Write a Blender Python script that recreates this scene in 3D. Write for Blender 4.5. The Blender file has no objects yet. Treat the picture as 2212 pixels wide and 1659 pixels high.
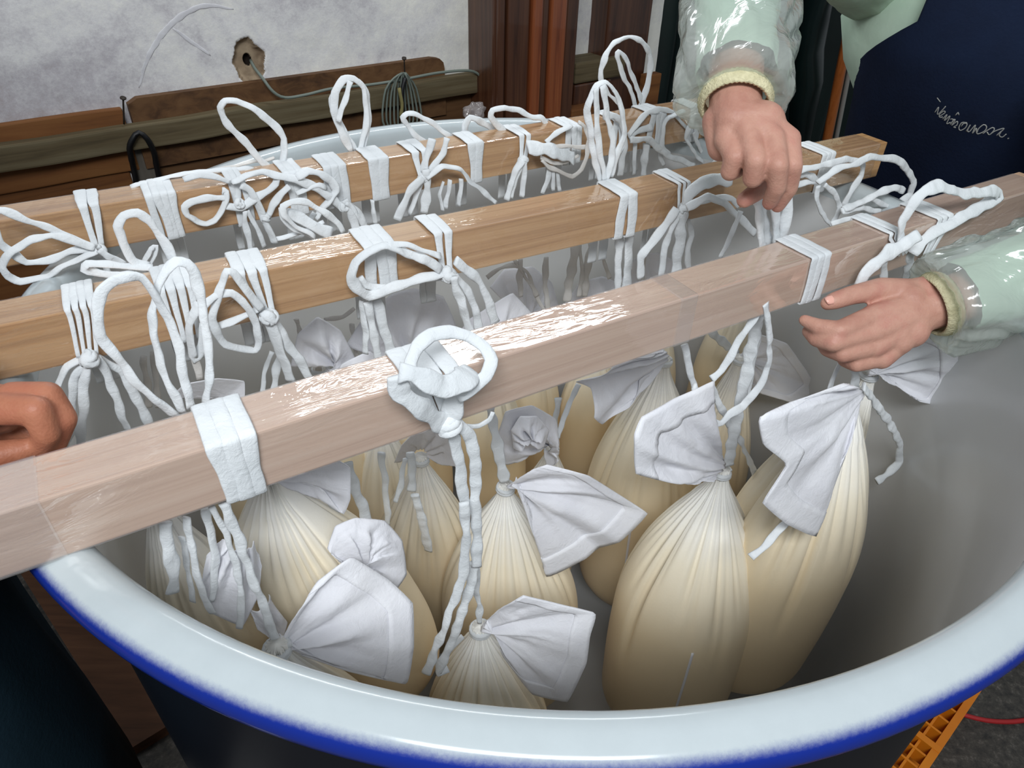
import bpy, bmesh, math, random
from mathutils import Vector as V, Matrix, noise
from mathutils.bvhtree import BVHTree
random.seed(7)
scene = bpy.context.scene
col = scene.collection

# ---------------------------------------------------------------- camera
F_PX, PITCH, ROLL, BAR_YAW = 1532.5, 0.6491, 0.029, 0.5448
CAM = V((0, 0, 1.5))
H = 0.4                      # camera height above the tank rim
RIM_Z = CAM.z - H
S = H / 0.5
cp, sp = math.cos(PITCH), math.sin(PITCH)
FWD = V((0, cp, -sp)); _R = V((1, 0, 0)); _U = V((0, sp, cp))
RGT = _R * math.cos(ROLL) + _U * math.sin(ROLL)
UPV = -_R * math.sin(ROLL) + _U * math.cos(ROLL)
cam_data = bpy.data.cameras.new('camera'); cam = bpy.data.objects.new('camera', cam_data)
col.objects.link(cam); scene.camera = cam
cam_data.sensor_width = 36.0; cam_data.lens = F_PX / 2212 * 36.0
cam_data.clip_start = 0.02; cam_data.clip_end = 60
m = Matrix((RGT, UPV, -FWD)).transposed().to_4x4(); m.translation = CAM
cam.matrix_world = m

# ---------------------------------------------------------------- world and lamps
world = bpy.data.worlds.new('room_light'); scene.world = world
world.use_nodes = True
world.node_tree.nodes['Background'].inputs[0].default_value = (0.86, 0.94, 1.0, 1)
world.node_tree.nodes['Background'].inputs[1].default_value = 0.36
def area(name, loc, target, sx, sy, power, colr):
    l = bpy.data.lights.new(name, 'AREA'); l.shape = 'RECTANGLE'; l.size = sx; l.size_y = sy
    l.energy = power; l.color = colr
    o = bpy.data.objects.new(name, l); col.objects.link(o)
    o.location = loc; o.rotation_euler = (V(target) - V(loc)).to_track_quat('-Z', 'Y').to_euler()
    return o
area('ceiling_lamp_front', (0.0, -1.05, 2.85), (0.05, 0.9, 0.9), 1.3, 0.5, 60, (0.93, 0.97, 1.0))
area('ceiling_lamp_wall', (-0.12, 1.70, 2.02), (0.02, 0.6, 1.0), 1.1, 0.12, 8, (0.93, 0.97, 1.0))
scene.view_settings.view_transform = 'Standard'; scene.view_settings.look = 'None'
scene.view_settings.gamma = 1.0; scene.view_settings.use_curve_mapping = False
scene.view_settings.exposure = 0.0

# ---------------------------------------------------------------- measuring helpers
def ray(x, y):
    return RGT * ((x - 1106) / F_PX) + UPV * ((829.5 - y) / F_PX) + FWD
BU = V((math.cos(BAR_YAW), math.sin(BAR_YAW), 0)); BN = V((-math.sin(BAR_YAW), math.cos(BAR_YAW), 0))
N0 = 1.0701 * H
def P(x, y, n):              # point of a vertical plane parallel to the bars, n behind the front bar
    d = ray(x, y); return CAM + d * ((N0 + n * S) / d.dot(BN))
def Zp(x, y, z):             # point at a height
    d = ray(x, y); return CAM + d * ((z - CAM.z) / d.z)
def Dp(x, y, dep):           # point at a distance along the optical axis
    return CAM + ray(x, y) * dep
RAIL_Z = 1.02
_a, _b = Zp(0, 316, RAIL_Z), Zp(1068, 152, RAIL_Z)
WA = (_b - _a).normalized(); WA.z = 0; WA.normalize(); WN = V((WA.y, -WA.x, 0))   # WN points into the room
W_OFF = _a.dot(WN)
def W(x, y, d=0.0):          # point on the back wall, d in front of the rail's face
    r = ray(x, y); return CAM + r * ((W_OFF + d - CAM.dot(WN)) / r.dot(WN))
def lerp(a, b, t): return a + (b - a) * t
def sm(t): t = max(0, min(1, t)); return t * t * (3 - 2 * t)

# ---------------------------------------------------------------- mesh helpers
def mesh_obj(name, verts, faces, mat, parent=None, smooth=True, mats=None, fmat=None):
    me = bpy.data.meshes.new(name)
    off = parent_origin(parent)
    me.from_pydata([tuple(V(v) - off) for v in verts], [], faces)
    if smooth: me.polygons.foreach_set('use_smooth', [True] * len(me.polygons))
    for mt in (mats or [mat]): me.materials.append(mt)
    if fmat: me.polygons.foreach_set('material_index', fmat)
    me.update()
    o = bpy.data.objects.new(name, me); col.objects.link(o)
    if parent: o.parent = parent
    return o
def parent_origin(p):
    off = V((0, 0, 0))
    while p: off = off + V(p.location); p = p.parent
    return off
def empty(name, loc, label, cat, group=None):
    o = bpy.data.objects.new(name, None); col.objects.link(o); o.location = loc
    o.empty_display_size = 0.05
    tag(o, label, cat, group); return o
def tag(o, label=None, cat=None, group=None, kind=None):
    if label: o['label'] = label
    if cat: o['category'] = cat
    if group: o['group'] = group
    if kind: o['kind'] = kind
    return o
def catmull(pts, step=0.006, closed=False, lin=0.0):
    pts = [V(p) for p in pts]
    if len(pts) == 2: pts = [pts[0], (pts[0] + pts[1]) / 2, pts[1]]
    out = []; n = len(pts)
    for i in range(n if closed else n - 1):
        if closed: p0, p1, p2, p3 = pts[i - 1], pts[i], pts[(i + 1) % n], pts[(i + 2) % n]
        else:
            p1, p2 = pts[i], pts[i + 1]
            p0 = pts[i - 1] if i else p1 * 2 - p2
            p3 = pts[i + 2] if i + 2 < n else p2 * 2 - p1
        k = max(2, int((p2 - p1).length / step))
        for j in range(k):
            t = j / k; t2 = t * t; t3 = t2 * t
            cr_ = (0.5 * ((2 * p1) + (p2 - p0) * t + (2 * p0 - 5 * p1 + 4 * p2 - p3) * t2 + (3 * p1 - p0 - 3 * p2 + p3) * t3))
            out.append(cr_.lerp(p1.lerp(p2, t), lin) if lin else cr_)
    if not closed: out.append(pts[-1])
    return out
def sweep(path, wa, wb, face=V((0.1, -0.8, 0.6)), crumple=0.0, twist=0.0, seg=10, seed=0, taper=None, lat=None, caps=True):
    """flattened tube along a path: wa half width, wb half thickness"""
    vs, fs = [], []; n = len(path); L = 0
    for i, p in enumerate(path):
        t = (path[min(i + 1, n - 1)] - path[max(i - 1, 0)])
        if t.length < 1e-9: t = V((0, 0, 1))
        t.normalize()
        if i: L += (p - path[i - 1]).length
        f = face - t * face.dot(t)
        if lat is not None:
            a = lat - t * lat.dot(t); a.normalize(); f = t.cross(a)
        else:
            if f.length < 1e-3: f = t.orthogonal()
            f.normalize(); a = f.cross(t)
        if twist:
            an = twist * noise.noise(V((L * 9, seed * 3.1, 0.3)))
            a, f = a * math.cos(an) + f * math.sin(an), f * math.cos(an) - a * math.sin(an)
        k = taper(i / (n - 1)) if taper else 1.0
        cw = 1 + crumple * 1.2 * noise.noise(V((L * 55, seed * 1.7, 2.0)))
        cb = 1 + crumple * 2.0 * noise.noise(V((L * 80, seed * 2.7, 5.0)))
        off = f * (crumple * 0.004 * noise.noise(V((L * 60, seed, 9)))) + a * (crumple * 0.006 * noise.noise(V((L * 35, seed, 4))))
        for j in range(seg):
            q = 2 * math.pi * j / seg
            c, s_ = math.cos(q), math.sin(q)
            ex = 0.75
            x = math.copysign(abs(c) ** ex, c) * wa * cw * k; y = math.copysign(abs(s_) ** ex, s_) * wb * cb * k
            vs.append(p + off + a * x + f * y)
    for i in range(n - 1):
        for j in range(seg):
            j2 = (j + 1) % seg
            fs.append((i * seg + j, i * seg + j2, (i + 1) * seg + j2, (i + 1) * seg + j))
    if caps:
        fs.append(tuple(range(seg))[::-1]); fs.append(tuple((n - 1) * seg + j for j in range(seg)))
    return vs, fs
def box_verts(o, ax, ay, az):
    vs = [o + ax * i + ay * j + az * k for i in (0, 1) for j in (0, 1) for k in (0, 1)]
    fs = [(0, 1, 3, 2), (4, 6, 7, 5), (0, 4, 5, 1), (2, 3, 7, 6), (0, 2, 6, 4), (1, 5, 7, 3)]
    return vs, fs
def bevel_box(name, lx, ly, lz, bev, mat, parent=None, loc=(0, 0, 0), rz=0.0, rough=0.0, cuts=0, seed=0):
    """box in its own axes (origin at lower near left corner), bevelled edges; optionally uneven"""
    bm = bmesh.new()
    bmesh.ops.create_cube(bm, size=1)
    for v in bm.verts: v.co = V(((v.co.x + .5) * lx, (v.co.y + .5) * ly, (v.co.z + .5) * lz))
    if cuts:
        le = [e for e in bm.edges if abs((e.verts[0].co - e.verts[1].co).x) > lx * .5]
        bmesh.ops.subdivide_edges(bm, edges=le, cuts=cuts, use_grid_fill=True)
        for v in bm.verts:
            v.co.y += rough * noise.noise(V((v.co.x * 6, seed, v.co.z * 9)))
            v.co.z += rough * noise.noise(V((v.co.x * 5, seed + 5, v.co.y * 9)))
    if bev: 
        ed = [e for e in bm.edges if len(e.link_faces) == 2 and e.calc_face_angle(0) > 1.0]
        bmesh.ops.bevel(bm, geom=ed, offset=bev, segments=2, affect='EDGES', profile=0.6)
    me = bpy.data.meshes.new(name); bm.to_mesh(me); bm.free(); me.materials.append(mat)
    o = bpy.data.objects.new(name, me); col.objects.link(o)
    o.location = V(loc) - parent_origin(parent); o.rotation_euler = (0, 0, rz)
    if parent: o.parent = parent
    return o
def join_geo(parts):
    vs, fs = [], []
    for v, f in parts:
        k = len(vs); vs += list(v); fs += [tuple(i + k for i in q) for q in f]
    return vs, fs

# ---------------------------------------------------------------- materials
def srgb(r, g, b):
    def c(x): x /= 255; return x / 12.92 if x <= .04045 else ((x + .055) / 1.055) ** 2.4
    return (c(r), c(g), c(b), 1)
def new_mat(name):
    mt = bpy.data.materials.new(name); mt.use_nodes = True
    nt = mt.node_tree; b = nt.nodes['Principled BSDF']; return mt, nt, b
def nd(nt, t, **kw):
    x = nt.nodes.new(t)
    for k, v in kw.items():
        if k.startswith('i_'): x.inputs[k[2:].replace('_', ' ')].default_value = v
        else: setattr(x, k, v)
    return x
def coords(nt, scale=(1, 1, 1), rot=(0, 0, 0), loc=(0, 0, 0)):
    tc = nd(nt, 'ShaderNodeTexCoord'); mp = nd(nt, 'ShaderNodeMapping')
    mp.inputs['Scale'].default_value = scale; mp.inputs['Rotation'].default_value = rot; mp.inputs['Location'].default_value = loc
    nt.links.new(tc.outputs['Object'], mp.inputs[0]); return mp.outputs[0]
def ramp(nt, fac, stops):
    r = nd(nt, 'ShaderNodeValToRGB'); e = r.color_ramp.elements
    while len(e) < len(stops): e.new(0.5)
    for k, (p, c) in enumerate(stops): e[k].position = p; e[k].color = c
    nt.links.new(fac, r.inputs[0]); return r.outputs[0]
def noise_n(nt, vec, scale, detail=4, rough=0.55, dist=0.0):
    n = nd(nt, 'ShaderNodeTexNoise'); n.inputs['Scale'].default_value = scale; n.inputs['Detail'].default_value = detail
    n.inputs['Roughness'].default_value = rough; n.inputs['Distortion'].default_value = dist
    nt.links.new(vec, n.inputs['Vector']); return n.outputs['Fac']
def bump(nt, b, h, strength, dist=0.002, inp='Normal'):
    k = nd(nt, 'ShaderNodeBump'); k.inputs['Strength'].default_value = strength; k.inputs['Distance'].default_value = dist
    nt.links.new(h, k.inputs['Height']); nt.links.new(k.outputs[0], b.inputs[inp]); return k
def plain(name, c, rough=0.6, spec=0.4, bscale=0, bstr=0.2, coat=0, metal=0, var=None):
    mt, nt, b = new_mat(name)
    b.inputs['Base Color'].default_value = c; b.inputs['Roughness'].default_value = rough
    b.inputs['Specular IOR Level'].default_value = spec; b.inputs['Coat Weight'].default_value = coat; b.inputs['Metallic'].default_value = metal
    if bscale or var:
        co = coords(nt)
        if bscale: bump(nt, b, noise_n(nt, co, bscale, 4), bstr)
        if var:
            f = noise_n(nt, co, var[0], 5)
            nt.links.new(ramp(nt, f, [(0.3, c), (0.7, var[1])]), b.inputs['Base Color'])
    return mt
def wood(name, cols, grain=(1.2, 26, 26), rough=0.55, coat=0.0, bstr=0.25, spec=0.3, knots=True, dist=0.6):
    mt, nt, b = new_mat(name)
    co = coords(nt, grain)
    f = noise_n(nt, co, 3.0, 6, 0.6, dist)
    co2 = coords(nt, (grain[0] * .35, grain[1] * .12, grain[2] * .12))
    f2 = noise_n(nt, co2, 5.0, 3)
    mx = nd(nt, 'ShaderNodeMath', operation='ADD'); mu = nd(nt, 'ShaderNodeMath', operation='MULTIPLY'); mu.inputs[1].default_value = 0.55
    nt.links.new(f2, mu.inputs[0]); nt.links.new(f, mx.inputs[0]); nt.links.new(mu.outputs[0], mx.inputs[1])
    k = len(cols)
    nt.links.new(ramp(nt, mx.outputs[0], [(0.48 + 0.55 * i / (k - 1), c) for i, c in enumerate(cols)]), b.inputs['Base Color'])
    b.inputs['Roughness'].default_value = rough; b.inputs['Coat Weight'].default_value = coat; b.inputs['Specular IOR Level'].default_value = spec
    bump(nt, b, f, bstr, 0.0015)
    return mt
def cloth_mat(name, c1, c2, trans=0.25, wrinkle=(45, 3.0)):
    mt, nt, b = new_mat(name)
    co = coords(nt)
    nt.links.new(ramp(nt, noise_n(nt, co, 14, 4), [(0.3, c1), (0.75, c2)]), b.inputs['Base Color'])
    b.inputs['Roughness'].default_value = 0.85; b.inputs['Specular IOR Level'].default_value = 0.25
    b.inputs['Sheen Weight'].default_value = 0.15
    w = noise_n(nt, co, 240, 3, 0.7); w2 = noise_n(nt, co, wrinkle[0], 4, 0.65, 0.8)
    ma = nd(nt, 'ShaderNodeMath', operation='MULTIPLY_ADD'); ma.inputs[1].default_value = wrinkle[1]; nt.links.new(w2, ma.inputs[0]); nt.links.new(w, ma.inputs[2])
    bump(nt, b, ma.outputs[0], 0.4, 0.0012)
    tr = nd(nt, 'ShaderNodeBsdfTranslucent'); tr.inputs[0].default_value = c2
    mx = nd(nt, 'ShaderNodeMixShader'); mx.inputs[0].default_value = trans
    out = nt.nodes['Material Output']
    nt.links.new(b.outputs[0], mx.inputs[1]); nt.links.new(tr.outputs[0], mx.inputs[2]); nt.links.new(mx.outputs[0], out.inputs[0])
    return mt
M = {}
M['rope'] = cloth_mat('cotton_tape', srgb(216, 220, 223), srgb(234, 237, 239), 0.08, (95, 2.5))
M['rope_warm'] = cloth_mat('cotton_tape_worn', srgb(210, 205, 200), srgb(228, 226, 222), 0.08, (95, 2.5))
M['flap'] = cloth_mat('dry_bag_cloth', srgb(236, 236, 242), srgb(247, 247, 251), 0.16)
M['hem'] = cloth_mat('hem_cloth', srgb(240, 240, 246), srgb(250, 250, 253), 0.12)
def bag_mat():
    mt, nt, b = new_mat('filled_bag_cloth')
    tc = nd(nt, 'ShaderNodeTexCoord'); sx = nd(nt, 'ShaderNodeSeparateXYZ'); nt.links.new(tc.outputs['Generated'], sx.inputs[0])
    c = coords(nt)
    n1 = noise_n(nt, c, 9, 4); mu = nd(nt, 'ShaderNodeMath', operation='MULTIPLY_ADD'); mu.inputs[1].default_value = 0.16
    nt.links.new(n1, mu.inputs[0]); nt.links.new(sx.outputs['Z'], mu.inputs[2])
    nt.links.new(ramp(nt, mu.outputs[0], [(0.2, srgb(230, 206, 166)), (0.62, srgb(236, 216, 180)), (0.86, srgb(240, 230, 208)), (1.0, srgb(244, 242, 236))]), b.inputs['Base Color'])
    b.inputs['Roughness'].default_value = 0.62; b.inputs['Specular IOR Level'].default_value = 0.3
    b.inputs['Sheen Weight'].default_value = 0.1
    bump(nt, b, noise_n(nt, c, 260, 3, 0.7), 0.25, 0.001)
    return mt
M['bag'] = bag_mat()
M['bar'] = wood('planed_cedar', [srgb(142, 100, 62), srgb(182, 141, 97), srgb(198, 160, 118)], (0.8, 48, 48), 0.5, 0, 0.05)
M['bar_front'] = wood('pale_cedar', [srgb(182, 144, 116), srgb(208, 174, 146), srgb(218, 190, 166)], (0.8, 48, 48), 0.5, 0, 0.05)
def thin_fresnel(nt, nsock):
    # reflectance of a thin clear sheet: the same from either side
    fr = nd(nt, 'ShaderNodeLayerWeight'); fr.inputs['Blend'].default_value = 0.12; nt.links.new(nsock, fr.inputs['Normal'])
    gm = nd(nt, 'ShaderNodeNewGeometry'); iv = nd(nt, 'ShaderNodeMath', operation='SUBTRACT'); iv.inputs[0].default_value = 1; nt.links.new(gm.outputs['Backfacing'], iv.inputs[1])
    mu = nd(nt, 'ShaderNodeMath', operation='MULTIPLY'); nt.links.new(fr.outputs['Facing'], mu.inputs[0]); nt.links.new(iv.outputs[0], mu.inputs[1])
    ad = nd(nt, 'ShaderNodeMath', operation='ADD'); ad.inputs[1].default_value = 0.05; nt.links.new(mu.outputs[0], ad.inputs[0])
    return ad.outputs[0]
def film_mat(name, milk, wr, haze=(228, 222, 220)):
    mt, nt, b = new_mat(name)
    c = coords(nt, (7, 24, 24), (0.0, 0.0, 0.6))
    h0 = noise_n(nt, c, 1.6, 3, 0.5, 2.4); hm = noise_n(nt, coords(nt, (1, 1, 1)), 7, 2)
    hr = ramp(nt, hm, [(0.42, (0.12, 0.12, 0.12, 1)), (0.62, (1, 1, 1, 1))]); hx = nd(nt, 'ShaderNodeMath', operation='MULTIPLY'); nt.links.new(h0, hx.inputs[0]); nt.links.new(hr, hx.inputs[1]); h = hx.outputs[0]
    g = nd(nt, 'ShaderNodeBsdfGlossy'); g.inputs['Roughness'].default_value = 0.07; g.inputs[0].default_value = (1, 0.97, 0.93, 1)
    bump(nt, g, h, wr, 0.004)
    d = nd(nt, 'ShaderNodeBsdfDiffuse'); d.inputs[0].default_value = srgb(*haze)
    t = nd(nt, 'ShaderNodeBsdfTransparent')
    m1 = nd(nt, 'ShaderNodeMixShader'); m1.inputs[0].default_value = milk
    nt.links.new(t.outputs[0], m1.inputs[1]); nt.links.new(d.outputs[0], m1.inputs[2])
    m2 = nd(nt, 'ShaderNodeMixShader'); nt.links.new(thin_fresnel(nt, g.inputs['Normal'].links[0].from_socket), m2.inputs[0])
    nt.links.new(m1.outputs[0], m2.inputs[1]); nt.links.new(g.outputs[0], m2.inputs[2])
    nt.links.new(m2.outputs[0], nt.nodes['Material Output'].inputs[0]); nt.nodes.remove(b)
    return mt
M['film'] = film_mat('cling_film', 0.05, 0.75)
M['film_milky'] = film_mat('cling_film_layers', 0.26, 0.75, (206, 198, 198))
M['tape'] = film_mat('clear_tape', 0.12, 0.1)
def enamel_mat():
    mt, nt, b = new_mat('white_and_blue_enamel')
    tc = nd(nt, 'ShaderNodeTexCoord'); sx = nd(nt, 'ShaderNodeSeparateXYZ'); nt.links.new(tc.outputs['Object'], sx.inputs[0])
    # radial distance from the tank axis and height (object origin is the tank base centre)
    px = nd(nt, 'ShaderNodeMath', operation='POWER'); px.inputs[1].default_value = 2; py = nd(nt, 'ShaderNodeMath', operation='POWER'); py.inputs[1].default_value = 2
    nt.links.new(sx.outputs['X'], px.inputs[0]); nt.links.new(sx.outputs['Y'], py.inputs[0])
    ad = nd(nt, 'ShaderNodeMath', operation='ADD'); nt.links.new(px.outputs[0], ad.inputs[0]); nt.links.new(py.outputs[0], ad.inputs[1])
    sq = nd(nt, 'ShaderNodeMath', operation='SQRT'); nt.links.new(ad.outputs[0], sq.inputs[0])
    n1 = noise_n(nt, coords(nt), 260, 4, 0.8); n2 = noise_n(nt, coords(nt), 7, 3)
    a1 = nd(nt, 'ShaderNodeMath', operation='MULTIPLY_ADD'); a1.inputs[1].default_value = 0.006; nt.links.new(n1, a1.inputs[0]); nt.links.new(sq.outputs[0], a1.inputs[2])
    a2 = nd(nt, 'ShaderNodeMath', operation='MULTIPLY_ADD'); a2.inputs[1].default_value = 0.008; nt.links.new(n2, a2.inputs[0]); nt.links.new(a1.outputs[0], a2.inputs[2])
    mr = nd(nt, 'ShaderNodeMapRange'); mr.inputs['From Min'].default_value = TANK_RO - 0.005 + 0.007; mr.inputs['From Max'].default_value = TANK_RO + 0.008 + 0.007
    zz = nd(nt, 'ShaderNodeMath', operation='MULTIPLY_ADD'); zz.inputs[1].default_value = -0.8; zz.inputs[2].default_value = 0.8 * (RIM_Z - 0.13); nt.links.new(sx.outputs['Z'], zz.inputs[0])
    sm_ = nd(nt, 'ShaderNodeMath', operation='ADD'); nt.links.new(zz.outputs[0], sm_.inputs[0]); nt.links.new(a2.outputs[0], sm_.inputs[1])
    nt.links.new(sm_.outputs[0], mr.inputs['Value']); mr.interpolation_type = 'SMOOTHSTEP'
    white = ramp(nt, noise_n(nt, coords(nt), 40, 6, 0.7), [(0.0, srgb(150, 156, 160)), (0.2, srgb(176, 184, 187)), (0.8, srgb(182, 190, 193))])
    mx = nd(nt, 'ShaderNodeMix', data_type='RGBA'); nt.links.new(mr.outputs[0], mx.inputs['Factor'])
    nt.links.new(white, mx.inputs[6]); mx.inputs[7].default_value = srgb(24, 46, 138)
    nt.links.new(mx.outputs[2], b.inputs['Base Color'])
    b.inputs['Roughness'].default_value = 0.16; b.inputs['Specular IOR Level'].default_value = 0.5
    return mt
TANK_RI, TANK_RO = 1.3727 * H, 1.47 * H
TC = V((0.0877 * H, 1.9264 * H, 0))
M['enamel'] = enamel_mat()
M['enamel_out'] = plain('dark_blue_enamel', srgb(9, 12, 22), 0.3, 0.4, var=(8, srgb(14, 17, 26)))
M['enamel_in'] = plain('white_enamel_wall', srgb(202, 203, 203), 0.28, 0.5, var=(5, srgb(196, 197, 198)))

# ================================================================ THE SETTING
def P(x, y, n):              # vertical plane along the bars, n behind the front bar's face (bars are not quite parallel)
    d = -0.03 * n / 0.308 if n < 0.308 else -0.03 + (0.0167) * (n - 0.308) / 0.306
    if n < 0: d = 0
    th = BAR_YAW + d; bn = V((-math.sin(th), math.cos(th), 0))
    r = ray(x, y); return CAM + r * ((N0 + n * S) / r.dot(bn))
WRZ = math.atan2(WA.y, WA.x)
def wa(p): return V((p.x, p.y, 0)).dot(WA)
def wall_box(name, pxl, pxr, py, z0, z1, d, thick, bev, mat, parent=None, **kw):
    """box on the back wall between two image columns, its face d in front of the rail plane"""
    L, R_ = W(pxl, py, d), W(pxr, py, d)
    return bevel_box(name, (R_ - L).dot(WA), thick, z1 - z0, bev, mat, parent, V((L.x, L.y, z0)), WRZ, **kw)

# floor: dark washed concrete
def floor_mat():
    mt, nt, b = new_mat('dark_wet_concrete'); c = coords(nt)
    f = noise_n(nt, c, 60, 8, 0.75)
    nt.links.new(ramp(nt, f, [(0.35, srgb(30, 28, 26)), (0.55, srgb(62, 58, 52)), (0.7, srgb(104, 98, 92))]), b.inputs['Base Color'])
    b.inputs['Roughness'].default_value = 0.6; bump(nt, b, f, 0.5, 0.004); return mt
M['floor'] = floor_mat()
fl = mesh_obj('floor', [(-5, -3, 0), (6, -3, 0), (6, 6, 0), (-5, 6, 0)], [(0, 1, 2, 3)], M['floor'], smooth=False); tag(fl, kind='structure')

# back wall, lime plaster
def plaster_mat():
    mt, nt, b = new_mat('stained_plaster'); c = coords(nt)
    n1 = noise_n(nt, c, 3.2, 6, 0.62, 0.5); n2 = noise_n(nt, c, 28, 6, 0.7); n3 = noise_n(nt, c, 120, 3, 0.8)
    sx = nd(nt, 'ShaderNodeSeparateXYZ'); tc = nd(nt, 'ShaderNodeTexCoord'); nt.links.new(tc.outputs['Object'], sx.inputs[0])
    mr = nd(nt, 'ShaderNodeMapRange'); mr.inputs['From Min'].default_value = -1.15; mr.inputs['From Max'].default_value = -0.15
    mr.inputs['To Min'].default_value = -0.14; mr.inputs['To Max'].default_value = 0.10
    nt.links.new(sx.outputs['X'], mr.inputs['Value'])
    a = nd(nt, 'ShaderNodeMath', operation='ADD'); nt.links.new(n1, a.inputs[0]); nt.links.new(mr.outputs[0], a.inputs[1])
    a2 = nd(nt, 'ShaderNodeMath', operation='MULTIPLY_ADD'); a2.inputs[1].default_value = 0.35; nt.links.new(n2, a2.inputs[0]); nt.links.new(a.outputs[0], a2.inputs[2])
    a3 = nd(nt, 'ShaderNodeMath', operation='MULTIPLY_ADD'); a3.inputs[1].default_value = 0.22; nt.links.new(n3, a3.inputs[0]); nt.links.new(a2.outputs[0], a3.inputs[2])
    nt.links.new(ramp(nt, a3.outputs[0], [(0.42, srgb(146, 132, 130)), (0.62, srgb(178, 174, 178)), (0.76, srgb(206, 204, 204)), (0.95, srgb(226, 224, 216))]), b.inputs['Base Color'])
    b.inputs['Roughness'].default_value = 0.9; b.inputs['Specular IOR Level'].default_value = 0.15
    bump(nt, b, n2, 0.35, 0.004); return mt
M['plaster'] = plaster_mat()
M['clay'] = plain('bare_clay', srgb(168, 150, 126), 0.95, 0.1, 60, 0.6, var=(30, srgb(120, 102, 84)))
M['hole'] = plain('cable_hole', srgb(40, 34, 30), 0.95, 0.05, 40)
PL_D = -0.045
cr = W(540, 132, PL_D); cra, crz = wa(cr), cr.z
a0, a1 = wa(W(-700, 200, PL_D)), wa(W(1420, 120, PL_D))
vs, fs, fm = [], [], []
wall_o = WN * (W_OFF + PL_D)
zlo, zhi = 0.0, 2.6
def axis_steps(lo, hi, c, coarse, fine, half):
    out = [lo]
    while out[-1] < hi - 1e-6: out.append(min(hi, out[-1] + (fine if abs(out[-1] + fine - c) < half else coarse)))
    return out
zs = axis_steps(zlo, zhi, crz, .02, .0016, .06); as_ = axis_steps(a0, a1, cra, .02, .0016, .055)
nx, nz = len(as_), len(zs)
def r0_(a, z): return max(1e-5, math.hypot(a - cra, z - crz))
for j in range(nz):
    for i in range(nx):
        a = as_[i]; z = zs[j]
        d = 0.004 * noise.noise(V((a * 4, z * 4, 0))) + 0.0015 * noise.noise(V((a * 22, z * 22, 3)))
        r = math.hypot((a - cra) * 1.05, (z - crz) * 0.8); rr = 0.036 * (1 + 0.22 * noise.noise(V(((a - cra) / r0_(a, z) * 1.6, (z - crz) / r0_(a, z) * 1.6, 2.2))) + .06 * noise.noise(V((a * 160, z * 160, 0))))
        d -= 0.016 * sm((rr * 1.08 - r) / (rr * 0.35)) + 0.02 * sm((0.012 - r) / 0.008)
        # trowel ridge sweeping across the plaster
        vs.append(wall_o + WA * a + WN * d + V((0, 0, z)))
for j in range(nz - 1):
    for i in range(nx - 1):
        fs.append((j * nx + i, j * nx + i + 1, (j + 1) * nx + i + 1, (j + 1) * nx + i))
        a = (as_[i] + as_[i + 1]) / 2; z = (zs[j] + zs[j + 1]) / 2
        r = math.hypot((a - cra) * 1.05, (z - crz) * 0.8); rr = 0.036 * (1 + 0.22 * noise.noise(V(((a - cra) / r0_(a, z) * 1.6, (z - crz) / r0_(a, z) * 1.6, 2.2))) + .06 * noise.noise(V((a * 160, z * 160, 0))))
        fm.append(2 if r < 0.010 else (1 if r < rr else 0))
k = len(vs)   # back face so the wall has thickness
for a, z in ((a0, 0), (a1, 0), (a1, 2.6), (a0, 2.6)): vs.append(wall_o + WA * a - WN * 0.15 + V((0, 0, z)))
fs.append((k, k + 3, k + 2, k + 1)); fm.append(0)
wl = mesh_obj('wall_back', vs, fs, None, mats=[M['plaster'], M['clay'], M['hole']], fmat=fm); tag(wl, kind='structure')
M['smear'] = plain('lime_smear', srgb(206, 205, 208), 0.95, 0.1, 60, 0.4, var=(24, srgb(190, 188, 192)))
def on_plaster(p):
    a, z = wa(p), p.z; d = 0.004 * noise.noise(V((a * 4, z * 4, 0))) + 0.0015 * noise.noise(V((a * 22, z * 22, 3)))
    return wall_o + WA * a + WN * (d + .0002) + V((0, 0, z))
# raised trowel ridges in the plaster
for pts, w in (([(300, 190), (318, 130), (352, 72), (400, 30), (450, 12), (505, 20)], 0.0055), ([(372, 60), (420, 95), (455, 120)], 0.004)):
    path = [on_plaster(q) for q in catmull([W(x, y, PL_D) for x, y in pts], 0.006)]
    v, f = sweep(path, w, 0.0006, face=WN, crumple=0.3, seed=len(pts), taper=lambda t: .15 + .85 * max(0.0, math.sin(math.pi * t)) ** .6)
    mesh_obj('plaster_ridge', v, f, M['smear'], wl)

M['rail'] = wood('weathered_rail', [srgb(52, 44, 30), srgb(88, 76, 54), srgb(104, 94, 72)], (1.0, 20, 20), 0.75)
M['plank_dark'] = wood('old_brown_plank', [srgb(56, 36, 22), srgb(90, 62, 38), srgb(104, 75, 48)], (1.0, 14, 14), 0.7)
M['plank_rust'] = wood('rusty_plank', [srgb(76, 45, 22), srgb(112, 70, 36), srgb(126, 84, 46)], (1.0, 14, 14), 0.7)
M['plank_grey'] = wood('grey_plank', [srgb(64, 58, 54), srgb(92, 86, 78), srgb(104, 98, 90)], (14, 14, 1.0), 0.7)
zr0 = W(0, 375, 0).z
o = wall_box('trim_1', -700, 1078, 300, zr0, RAIL_Z, 0.0, 0.028, 0.004, M['rail'], rough=0.004, cuts=60); tag(o, kind='structure')
o = wall_box('trim_2', -700, 268, 250, zr0 - .05, W(130, 252, -.028).z, -0.028, 0.017, 0.003, M['plank_rust'], rough=0.003, cuts=30, seed=3); tag(o, kind='structure')
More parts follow.
